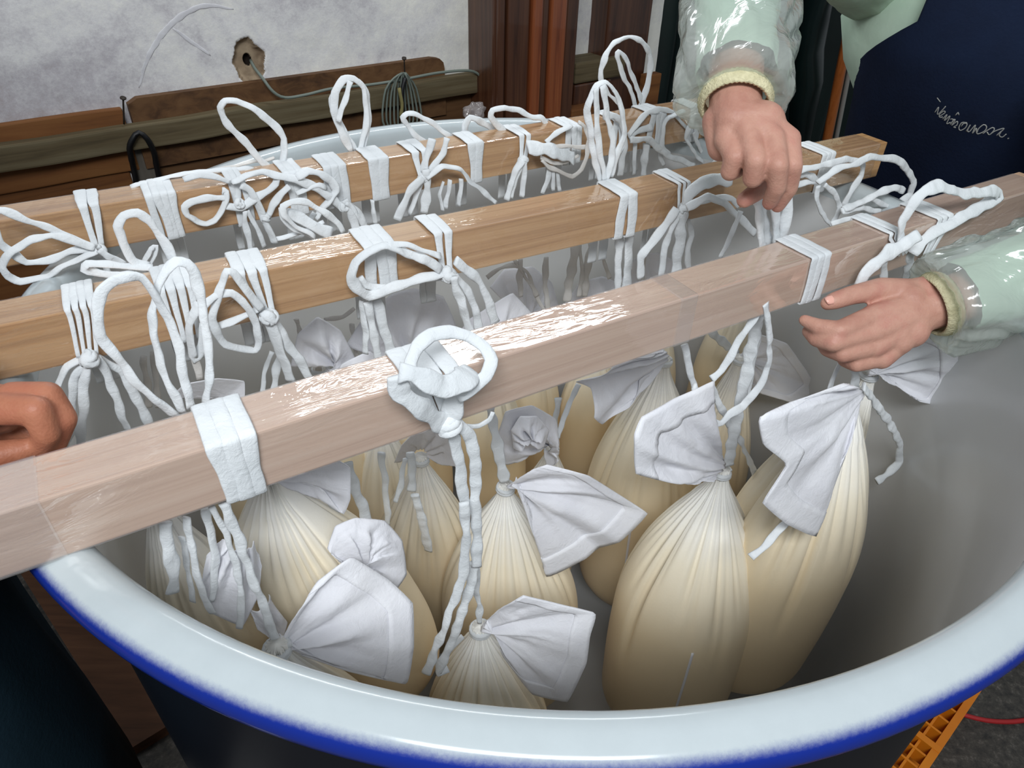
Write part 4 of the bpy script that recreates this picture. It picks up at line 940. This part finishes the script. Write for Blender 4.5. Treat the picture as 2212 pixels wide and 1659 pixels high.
def capsule(p0, r0, p1, r1, seg=16, rings=5):
    p0, p1 = V(p0), V(p1); ax = p1 - p0; L = ax.length; ax = ax.normalized() if L > 1e-6 else V((0, 0, 1))
    a = ax.orthogonal().normalized(); b = ax.cross(a); vs, fs = [], []
    rows = [(-math.cos(i / rings * math.pi / 2) * r0, math.sin(i / rings * math.pi / 2) * r0, 0) for i in range(1, rings + 1)]
    rows += [(math.sin(i / rings * math.pi / 2) * r1 + L, math.cos(i / rings * math.pi / 2) * r1, 1) for i in range(0, rings)]
    for h, r, _ in rows:
        for j in range(seg):
            q = 2 * math.pi * j / seg; vs.append(p0 + ax * h + (a * math.cos(q) + b * math.sin(q)) * r)
    n = len(rows)
    for i in range(n - 1):
        for j in range(seg): j2 = (j + 1) % seg; fs.append((i * seg + j, i * seg + j2, (i + 1) * seg + j2, (i + 1) * seg + j))
    vs.append(p0 - ax * r0); vs.append(p1 + ax * r1)
    for j in range(seg):
        j2 = (j + 1) % seg; fs.append((len(vs) - 2, j2, j)); fs.append((len(vs) - 1, (n - 1) * seg + j, (n - 1) * seg + j2))
    return vs, fs
def fuse(caps, voxel, smooth_it=5):
    """union of tapered capsules grown into one continuous skin"""
    v, f = join_geo([capsule(*c) for c in caps])
    me = bpy.data.meshes.new('tmp'); me.from_pydata([tuple(x) for x in v], [], f); o = bpy.data.objects.new('tmp', me); col.objects.link(o)
    r = o.modifiers.new('r', 'REMESH'); r.mode = 'VOXEL'; r.voxel_size = voxel
    s = o.modifiers.new('s', 'SMOOTH'); s.factor = .5; s.iterations = smooth_it
    dg = bpy.context.evaluated_depsgraph_get(); ev = o.evaluated_get(dg); m2 = ev.to_mesh()
    vs = [x.co.copy() for x in m2.vertices]; fs = [tuple(p.vertices) for p in m2.polygons]
    ev.to_mesh_clear(); bpy.data.objects.remove(o); bpy.data.meshes.remove(me)
    return vs, fs
def chain(pts, rs):
    pts = [P(*p) for p in pts]
    return [(pts[i], rs[i], pts[i + 1], rs[i + 1]) for i in range(len(pts) - 1)]
def loft(path, rf, seg=40, face=V((0, 0, 1))):
    vs, fs = [], []; n = len(path)
    for i, p in enumerate(path):
        t = (path[min(i + 1, n - 1)] - path[max(i - 1, 0)]).normalized()
        f = face - t * face.dot(t); f.normalize(); a = f.cross(t)
        for j in range(seg):
            q = 2 * math.pi * j / seg; r = rf(i / (n - 1), q); 
            d = a * math.cos(q) + f * math.sin(q)
            vs.append(p + (d * r if not isinstance(r, tuple) else d * r[0] + t * r[1]))
    for i in range(n - 1):
        for j in range(seg): j2 = (j + 1) % seg; fs.append((i * seg + j, i * seg + j2, (i + 1) * seg + j2, (i + 1) * seg + j))
    return vs, fs
def oval_loft(rows, fdir, seg=64, noise_amp=.006, nseed=0):
    """rows: (centre, half width sideways, half depth) ; closed horizontal ovals"""
    rt = V((fdir.y, -fdir.x, 0)); vs, fs = [], []
    for c, hw, hd in rows:
        for j in range(seg):
            q = 2 * math.pi * j / seg; e = 1 + noise_amp / hw * noise.noise(V((math.cos(q) * 3 + nseed, math.sin(q) * 3, c.z * 5)))
            vs.append(c + rt * (math.sin(q) * hw * e) + fdir * (math.cos(q) * hd * e))
    n = len(rows)
    for i in range(n - 1):
        for j in range(seg): j2 = (j + 1) % seg; fs.append((i * seg + j, i * seg + j2, (i + 1) * seg + j2, (i + 1) * seg + j))
    fs.append(tuple(range(seg))[::-1]); fs.append(tuple((n - 1) * seg + j for j in range(seg)))
    return vs, fs
def nail_patch(c, d, up, w, l, parent):
    d = d.normalized(); up = (up - d * up.dot(d)).normalized(); sdv = d.cross(up); vs, fs = [], []
    for i in range(7):
        for j in range(7):
            x = (i / 6 - .5) * 2; y = (j / 6 - .5) * 2; k = math.sqrt(max(0, 1 - .5 * y * y))
            vs.append(c + sdv * (y * w * (1 - .15 * max(0, x) ** 2)) + d * (x * l * k) - up * (w * .45 * y * y + .0008 * x * x))
    for i in range(6):
        for j in range(6): fs.append((i * 7 + j, i * 7 + j + 1, (i + 1) * 7 + j + 1, (i + 1) * 7 + j))
    o = mesh_obj('fingernail', vs, fs, M['nail'], parent); md = o.modifiers.new('t', 'SOLIDIFY'); md.thickness = .0008
M['shirt'] = plain('pale_green_shirt', srgb(168, 192, 172), 0.8, 0.2, 60, 0.3, var=(6, srgb(190, 208, 190)))
M['apron'] = plain('navy_apron', srgb(15, 22, 40), 0.85, 0.15, 220, 0.35, var=(7, srgb(20, 31, 54)))
M['teal'] = plain('dark_teal_workwear', srgb(18, 38, 48), 0.8, 0.2, 160, 0.3, var=(7, srgb(24, 46, 58)))
M['trouser'] = plain('dark_trousers', srgb(24, 26, 32), 0.85, 0.2)
M['boot'] = plain('white_rubber_boot', srgb(190, 190, 186), 0.4)
M['hair'] = plain('black_hair', srgb(20, 17, 16), 0.5, 0.4, 90, 0.6)
M['thread'] = plain('white_thread', srgb(150, 150, 146), 0.7)
M['knit'] = plain('cream_elastic', srgb(222, 214, 178), 0.9, 0.15, 320, 1.0, var=(120, srgb(190, 182, 146)))
def plastic_mat():
    mt, nt, b = new_mat('clear_vinyl_sleeve'); nt.nodes.remove(b); c = coords(nt)
    h = noise_n(nt, c, 14, 3, .5, 2.5)
    bm_ = nd(nt, 'ShaderNodeBump'); bm_.inputs['Strength'].default_value = .42; bm_.inputs['Distance'].default_value = .010; nt.links.new(h, bm_.inputs['Height'])
    t = nd(nt, 'ShaderNodeBsdfTransparent'); t.inputs[0].default_value = (.93, .97, .95, 1)
    d = nd(nt, 'ShaderNodeBsdfDiffuse'); d.inputs[0].default_value = srgb(226, 232, 226)
    tl = nd(nt, 'ShaderNodeBsdfTranslucent'); tl.inputs[0].default_value = srgb(226, 232, 226)
    g = nd(nt, 'ShaderNodeBsdfGlossy'); g.inputs['Roughness'].default_value = .16
    for q in (d, g): nt.links.new(bm_.outputs[0], q.inputs['Normal'])
    m0 = nd(nt, 'ShaderNodeMixShader'); m0.inputs[0].default_value = .35; nt.links.new(d.outputs[0], m0.inputs[1]); nt.links.new(tl.outputs[0], m0.inputs[2])
    m1 = nd(nt, 'ShaderNodeMixShader'); m1.inputs[0].default_value = .40; nt.links.new(t.outputs[0], m1.inputs[1]); nt.links.new(m0.outputs[0], m1.inputs[2])
    m2 = nd(nt, 'ShaderNodeMixShader'); nt.links.new(thin_fresnel(nt, bm_.outputs[0]), m2.inputs[0]); nt.links.new(m1.outputs[0], m2.inputs[1]); nt.links.new(g.outputs[0], m2.inputs[2])
    nt.links.new(m2.outputs[0], nt.nodes['Material Output'].inputs[0]); return mt
M['vinyl'] = plastic_mat()

# ---------------- the worker on the right
C0 = Dp(2140, 250, 1.28); C0 = V((C0.x, C0.y, 0)); fd = (TC - C0); fd.z = 0; fd.normalize(); rt = V((fd.y, -fd.x, 0))
per = empty('person', C0, 'worker in navy apron and pale green shirt tying a bag with both hands', 'person')
def B(s, f_, z): return C0 + rt * s + fd * f_ + V((0, 0, z))
wr1, wr2 = Dp(1588, 246, .722), Dp(1992, 668, .80)
d1 = .724
el1 = Dp(1598, -225, .865); el2 = Dp(2500, 500, .78)
sh1, sh2 = B(.175, .15, 1.32), B(-.175, .15, 1.32)
caps = [(B(0, 0, .92), .13, B(0, .05, 1.1), .12), (B(0, .05, 1.1), .12, B(0, .12, 1.25), .118), (B(-.09, .13, 1.26), .082, B(.09, .13, 1.26), .082), (B(0, .14, 1.32), .055, B(0, .19, 1.43), .052),
        (B(0, .22, 1.49), .078, B(0, .21, 1.57), .086), (B(0, .27, 1.47), .045, B(0, .28, 1.55), .05), (B(0, .31, 1.525), .013, B(0, .332, 1.505), .014), (B(.085, .21, 1.53), .016, B(.09, .21, 1.505), .012), (B(-.085, .21, 1.53), .016, B(-.09, .21, 1.505), .012),
        (sh1, .058, el1, .042), (sh2, .058, el2, .042), (B(0, .13, 1.28), .07, sh1, .06), (B(0, .13, 1.28), .07, sh2, .06),
        (B(.09, 0, .9), .095, B(.10, .02, .5), .065), (B(.10, .02, .5), .06, B(.10, 0, .1), .045), (B(-.09, 0, .9), .095, B(-.10, .02, .5), .065), (B(-.10, .02, .5), .06, B(-.10, 0, .1), .045)]
body = fuse(caps, .012, 4)
h1 = [(el1, .04, wr1, .026)]
def dchain(pts, rs):
    pts = [Dp(*p) for p in pts]; return [(pts[i], rs[i], pts[i + 1], rs[i + 1]) for i in range(len(pts) - 1)]
mcp = {'p': (1570, 302, .712), 'r': (1620, 300, .698), 'm': (1668, 300, .696), 'i': (1702, 302, .704)}
for k in 'prmi': h1 += [(wr1, .025, Dp(*mcp[k]), .0128)]
h1 += [(Dp(1588, 262, .715), .022, Dp(1648, 266, .712), .022), (Dp(1552, 262, .73), .017, Dp(1558, 318, .73), .0145), (Dp(1600, 312, .715), .015, Dp(1690, 312, .718), .015)]
h1 += dchain([mcp['p'], (1586, 340, .700), (1577, 370, .712), (1592, 366, .738)], [.0118, .0102, .0098, .009])
h1 += dchain([mcp['r'], (1632, 348, .686), (1626, 384, .698), (1636, 380, .730)], [.0124, .0108, .0102, .0095])
h1 += dchain([mcp['m'], (1680, 358, .684), (1678, 404, .700), (1662, 438, .722)], [.0124, .0106, .0094, .0076])
h1 += dchain([mcp['i'], (1711, 358, .694), (1703, 406, .712), (1680, 444, .734)], [.0122, .0104, .0094, .0076])
h1 += dchain([(1650, 265, .745), (1690, 340, .765), (1652, 402, .760), (1608, 432, .745)], [.016, .0125, .0112, .0086])
h2 = [(el2, .04, wr2, .026)]
m2 = {'i': (1884, 684, .782), 'm': (1878, 718, .780), 'r': (1886, 748, .786), 'p': (1904, 772, .796)}
for k in 'imrp': h2 += [(wr2, .0255, Dp(*m2[k]), .0135)]
h2 += [(Dp(1962, 650, .795), .021, Dp(1966, 712, .795), .021), (Dp(1998, 636, .80), .021, Dp(1912, 640, .80), .015), (Dp(1930, 698, .788), .017, Dp(1940, 735, .792), .017)]
h2 += dchain([(1992, 636, .80), (1902, 624, .795), (1838, 638, .786), (1802, 650, .782), (1788, 655, .782)], [.0175, .0130, .0108, .0098, .008])
h2 += dchain([m2['i'], (1812, 714, .766), (1768, 706, .776), (1738, 692, .786)], [.0126, .0108, .0092, .0066])
h2 += dchain([m2['m'], (1800, 740, .768), (1764, 732, .784), (1746, 716, .798)], [.0124, .0106, .0092, .0072])
h2 += dchain([m2['r'], (1820, 764, .776), (1788, 754, .794), (1774, 738, .81)], [.012, .0102, .009, .0074])
h2 += dchain([m2['p'], (1850, 786, .788), (1826, 778, .804), (1814, 764, .816)], [.0112, .0094, .0084, .007])
v, f = join_geo([body, fuse(h1, .0020, 7), fuse(h2, .0020, 7)])
bd = mesh_obj('body', v, f, M['skin'], per)
nail_patch(Dp(1797, 645, .7735), Dp(1788, 655, .782) - Dp(1838, 638, .786), (CAM - Dp(1796, 648, .78)) + V((0, 0, .45)), .0056, .0070, per)
nail_patch(Dp(1664, 436, .7145), Dp(1662, 438, .722) - Dp(1678, 404, .700), (CAM - Dp(1664, 438, .72)), .0046, .0056, per)
# shirt: trunk and two sleeves in one garment
rows = [(B(0, 0, .86), .185, .135), (B(0, .01, .95), .18, .13), (B(0, .045, 1.08), .185, .128), (B(.02, .10, 1.2), .222, .132), (B(.02, .13, 1.27), .228, .122), (B(.01, .15, 1.34), .19, .095), (B(0, .17, 1.38), .075, .07)]
def sleeve_path(a, b, n=24): return [a.lerp(b, i / (n - 1)) for i in range(n)]
g1 = oval_loft(rows, fd, 64, .012)
def srf(seed, r0, r1, amp):
    return lambda t, q: lerp(r0, r1, t) * (1 + amp * noise.noise(V((math.cos(q) * 2 + seed, math.sin(q) * 2, t * 7))) + amp * .5 * noise.noise(V((math.cos(q) * 5, math.sin(q) * 5 + seed, t * 16))))
g2 = loft(sleeve_path(wr1.lerp(el1, .16), el1), srf(1, .040, .052, .12)); g3 = loft(sleeve_path(el1, sh1), srf(2, .050, .060, .12))
g4 = loft(sleeve_path(wr2.lerp(el2, .16), el2), srf(3, .040, .052, .12)); g5 = loft(sleeve_path(el2, sh2), srf(4, .054, .075, .12))
v, f = join_geo([g1, g2, g3, g4, g5]); mesh_obj('shirt', v, f, M['shirt'], per)
# apron with bib
seg, rowsN = 70, 60; vs, fs = [], []
for i in range(rowsN + 1):
    z = lerp(.42, 1.38, i / rowsN)
    tm = math.radians(112) if z < 1.15 else math.radians(lerp(100, 12, min(1, (z - 1.15) / .15) ** .7))
    c = B(0, lerp(0, .125, sm((z - .85) / .45)), z); hw, hd = lerp(.215, .20, sm((z - .6) / .5)), lerp(.16, .148, sm((z - .6) / .5))
    if z > 1.25: hw *= lerp(1, .93, (z - 1.25) / .13); hd *= lerp(1, .9, (z - 1.25) / .13)
    for j in range(seg + 1):
        q = lerp(-max(tm, 1.35), tm, j / seg); e = 1 + .03 * noise.noise(V((q * 2.2, z * 3, 4))) + .03 * sm((1.05 - z) / .15) * math.sin(q * 9 + 2 * math.sin(z * 6))
        if z < 1.14 and z > .95: e += .05 * math.exp(-((z - 1.06) / .05) ** 2) * abs(math.sin(q))
        vs.append(c + rt * (math.sin(q) * hw * e) + fd * (math.cos(q) * hd * e))
for i in range(rowsN):
    for j in range(seg): a = i * (seg + 1) + j; fs.append((a, a + 1, a + seg + 2, a + seg + 1))
ap = mesh_obj('apron', vs, fs, M['apron'], per); md = ap.modifiers.new('t', 'SOLIDIFY'); md.thickness = .003
bv = BVHTree.FromPolygons([tuple(x) for x in vs], fs)
for s in (-1, 1):
    v, f = sweep(catmull([B(s * .065, .252, 1.372), B(s * .085, .22, 1.40), B(s * .07, .14, 1.415), B(s * .03, .04, 1.36)], .01), .016, .002, face=fd); mesh_obj('apron_strap', v, f, M['apron'], per)
# embroidered line of script on the bib
strokes = [[(375, 600), (455, 490), (430, 640), (540, 540), (600, 470)], [(460, 690), (590, 600), (560, 570), (470, 640), (480, 700), (540, 690)], [(530, 740), (630, 640), (570, 770), (690, 670), (620, 830), (700, 800)],
           [(690, 740), (760, 740), (690, 850), (780, 740), (790, 760), (720, 870)], [(720, 870), (840, 780), (830, 860), (760, 900), (810, 910)], [(1040, 810), (930, 810), (870, 910), (900, 970), (1000, 920), (1040, 830), (960, 830), (920, 890)],
           [(1020, 990), (1110, 850), (1050, 960), (1080, 1000), (1210, 860), (1150, 1030), (1230, 920)], [(1230, 920), (1250, 1040), (1400, 980), (1440, 890), (1380, 850), (1270, 940), (1240, 1030)], [(1360, 1040), (1440, 980), (1560, 910), (1600, 950), (1500, 1060), (1450, 1000)],
           [(1500, 1060), (1620, 980), (1800, 930), (1640, 1080), (1740, 990), (1700, 1070), (1760, 1110), (1850, 1040)], [(1870, 1140), (1905, 1130)], [(800, 660), (855, 600), (872, 652)], [(425, 296), (450, 330), (492, 384)]]
em = None; parts = []
for st in strokes:
    pts = []
    for X, Y in st:
        x, y = 1980 + X / 9.534, 180 + Y / 9.534; hit = bv.ray_cast(CAM, ray(x, y).normalized())
        if hit[0] is not None: pts.append(hit[0] - ray(x, y).normalized() * .0035)
    if len(pts) > 1: parts.append(sweep(catmull(pts, .002), .0009, .0008, seg=6))
if parts:
    v, f = join_geo(parts); em = mesh_obj('embroidery', v, f, M['thread'], ap); tag(em, 'cursive white embroidered lettering')
# trousers, boots, hair
for s in (-1, 1):
    v, f = loft([B(s * .09, 0, .92), B(s * .095, .01, .7), B(s * .10, .02, .5), B(s * .10, .01, .3), B(s * .10, 0, .12)], lambda t, q: lerp(.115, .07, t), 28, fd); mesh_obj('trouser_leg', v, f, M['trouser'], per)
    v, f = join_geo([capsule(B(s * .10, 0, .30), .075, B(s * .10, 0, .06), .058), capsule(B(s * .10, -.03, .045), .044, B(s * .105, .15, .04), .04)]); mesh_obj('boot', v, f, M['boot'], per)
v, f = join_geo([capsule(B(0, .20, 1.57), .094, B(0, .185, 1.595), .094), capsule(B(0, .16, 1.49), .07, B(0, .17, 1.57), .085)]); mesh_obj('hair', v, f, M['hair'], per)
# vinyl sleeve covers with knitted cuffs
def cover(wr, el, seed, hang, offc=V((0, 0, 0))):
    ax = (el - wr); L = ax.length; ax.normalize()
    path = [wr + ax * (.022 + L * .9 * (i / 46) ** 1.1) for i in range(47)]
    def rf(t, q):
        r = .036 + .026 * sm(t / .10) - .004 * sm((t - .5) / .5)
        k = noise.noise(V((math.cos(q) * 1.3 + seed, math.sin(q) * 1.3, t * 4.5))); k2 = noise.noise(V((math.cos(q) * 3 + seed, math.sin(q) * 3, t * 10)))
        rid = abs(noise.noise(V((math.cos(q) * 2.2 + seed * 2, math.sin(q) * 2.2 + t * 5, t * 3))))
        gat = .10 * math.sin(q * 17 + seed) * (1 - sm(t / .12))
        r *= 1 + (.20 * k + .02 * k2 - .10 * (1 - min(1, rid * 3)) * sm(t / .1)) * sm(t / .06) + gat * .6
        back = -hang * math.exp(-((t - .07) / .05) ** 2)
        return (r, back)
    v, f = loft(path, rf, 64); o = mesh_obj('sleeve_cover', v, f, M['vinyl'], per)
    cpath = [wr + ax * (.008 + .020 * i / 10) for i in range(11)]
    v, f = loft(cpath, lambda t, q: .0335 + .004 * math.sin(math.pi * t) + .0006 * math.sin(q * 44 + 3 * t), 90); c = mesh_obj('cuff', v, f, M['knit'], o); tag(c, 'cream knitted elastic cuff')
    md = c.modifiers.new('t', 'SOLIDIFY'); md.thickness = .003
    return o
tag(cover(wr1, el1, 2.0, .022), 'clear vinyl sleeve cover'); tag(cover(wr2, el2, 7.0, .022), 'clear vinyl sleeve cover')

# ---------------- the helper at the left edge
Q0 = V((-.70, .42, 0)); fd2 = (TC - Q0); fd2.z = 0; fd2.normalize(); rt2 = V((fd2.y, -fd2.x, 0))
per2 = empty('person', Q0, 'helper in dark teal workwear with a tanned fist between the bars at the left edge', 'person')
def B2(s, f_, z): return Q0 + rt2 * s + fd2 * f_ + V((0, 0, z))
wr3 = P(-110, 890, .16); el3 = B2(-.26, .08, 1.12); sh3, sh4 = B2(-.18, .02, 1.38), B2(.18, .02, 1.38)
caps = [(B2(0, 0, .95), .13, B2(0, .0, 1.15), .12), (B2(0, .0, 1.15), .12, B2(0, .02, 1.3), .125), (B2(-.09, .02, 1.32), .085, B2(.09, .02, 1.32), .085), (B2(0, .02, 1.4), .055, B2(0, .04, 1.5), .052), (B2(0, .05, 1.56), .08, B2(0, .045, 1.65), .088), (B2(0, .1, 1.55), .045, B2(0, .11, 1.62), .05), (B2(0, .145, 1.6), .013, B2(0, .165, 1.58), .014),
        (sh3, .055, el3, .042), (sh4, .055, B2(.27, .0, 1.1), .042), (B2(.27, 0, 1.1), .04, B2(.26, -.06, .88), .03), (B2(.26, -.06, .88), .035, B2(.255, -.06, .80), .03), (B2(.09, 0, .9), .095, B2(.10, .02, .5), .065), (B2(.10, .02, .5), .06, B2(.10, 0, .1), .045), (B2(-.09, 0, .9), .095, B2(-.10, .02, .5), .065), (B2(-.10, .02, .5), .06, B2(-.10, 0, .1), .045)]
body2 = fuse(caps, .014, 4)
h3 = [(el3, .04, wr3, .028), (wr3, .028, P(20, 866, .14), .0125), (wr3, .028, P(5, 900, .16), .0135), (wr3, .026, P(0, 940, .18), .013)]
h3 += chain([(30, 860, .13), (102, 856, .118), (136, 905, .105), (116, 962, .105)], [.0125, .0112, .0100, .0088])
h3 += chain([(8, 884, .115), (78, 886, .095), (100, 936, .09), (84, 976, .10)], [.0122, .0106, .0096, .0084])
h3 += chain([(0, 930, .18), (70, 930, .17), (80, 975, .16)], [.0115, .010, .009])
h3 += chain([(-70, 985, .11), (0, 984, .095), (48, 972, .095)], [.013, .011, .0092])
v, f = join_geo([body2, fuse(h3, .0022, 6)]); mesh_obj('body', v, f, M['skin2'], per2)
rows = [(B2(0, 0, .80), .175, .14), (B2(0, 0, 1.0), .175, .135), (B2(0, 0, 1.15), .18, .13), (B2(0, .02, 1.3), .195, .13), (B2(0, .02, 1.38), .16, .105), (B2(0, .03, 1.44), .08, .075)]
g1 = oval_loft(rows, fd2, 56, .010); g2 = loft(sleeve_path(wr3.lerp(el3, .3), el3), srf(5, .04, .052, .12)); g3 = loft(sleeve_path(el3, sh3), srf(6, .054, .075, .12)); g4 = loft(sleeve_path(B2(.262, -.05, .92), B2(.27, 0, 1.1)), srf(7, .042, .05, .1)); g5 = loft(sleeve_path(B2(.27, 0, 1.1), sh4), srf(8, .052, .075, .1))
v, f = join_geo([g1, g2, g3, g4, g5]); mesh_obj('work_jacket', v, f, M['teal'], per2)
rows = [(B2(0, 0, .30), .20, .16), (B2(0, 0, .5), .192, .155), (B2(0, 0, .7), .182, .150), (B2(0, 0, .86), .18, .146), (B2(0, 0, .95), .18, .142)]
v, f = oval_loft(rows, fd2, 56, .014, 3); mesh_obj('long_apron', v, f, M['teal'], per2)
for s in (-1, 1):
    v, f = join_geo([capsule(B2(s * .10, 0, .34), .07, B2(s * .10, 0, .06), .058), capsule(B2(s * .10, -.03, .045), .044, B2(s * .105, .12, .04), .04)]); mesh_obj('boot', v, f, M['boot'], per2)
v, f = join_geo([capsule(B2(0, .035, 1.65), .095, B2(0, .02, 1.67), .095), capsule(B2(0, 0, 1.57), .07, B2(0, .01, 1.64), .085)]); mesh_obj('hair', v, f, M['hair'], per2)
print('ARMS', (el1 - wr1).length, (sh1 - el1).length, (el2 - wr2).length, (sh2 - el2).length, (el3 - wr3).length, (sh3 - el3).length, d1)
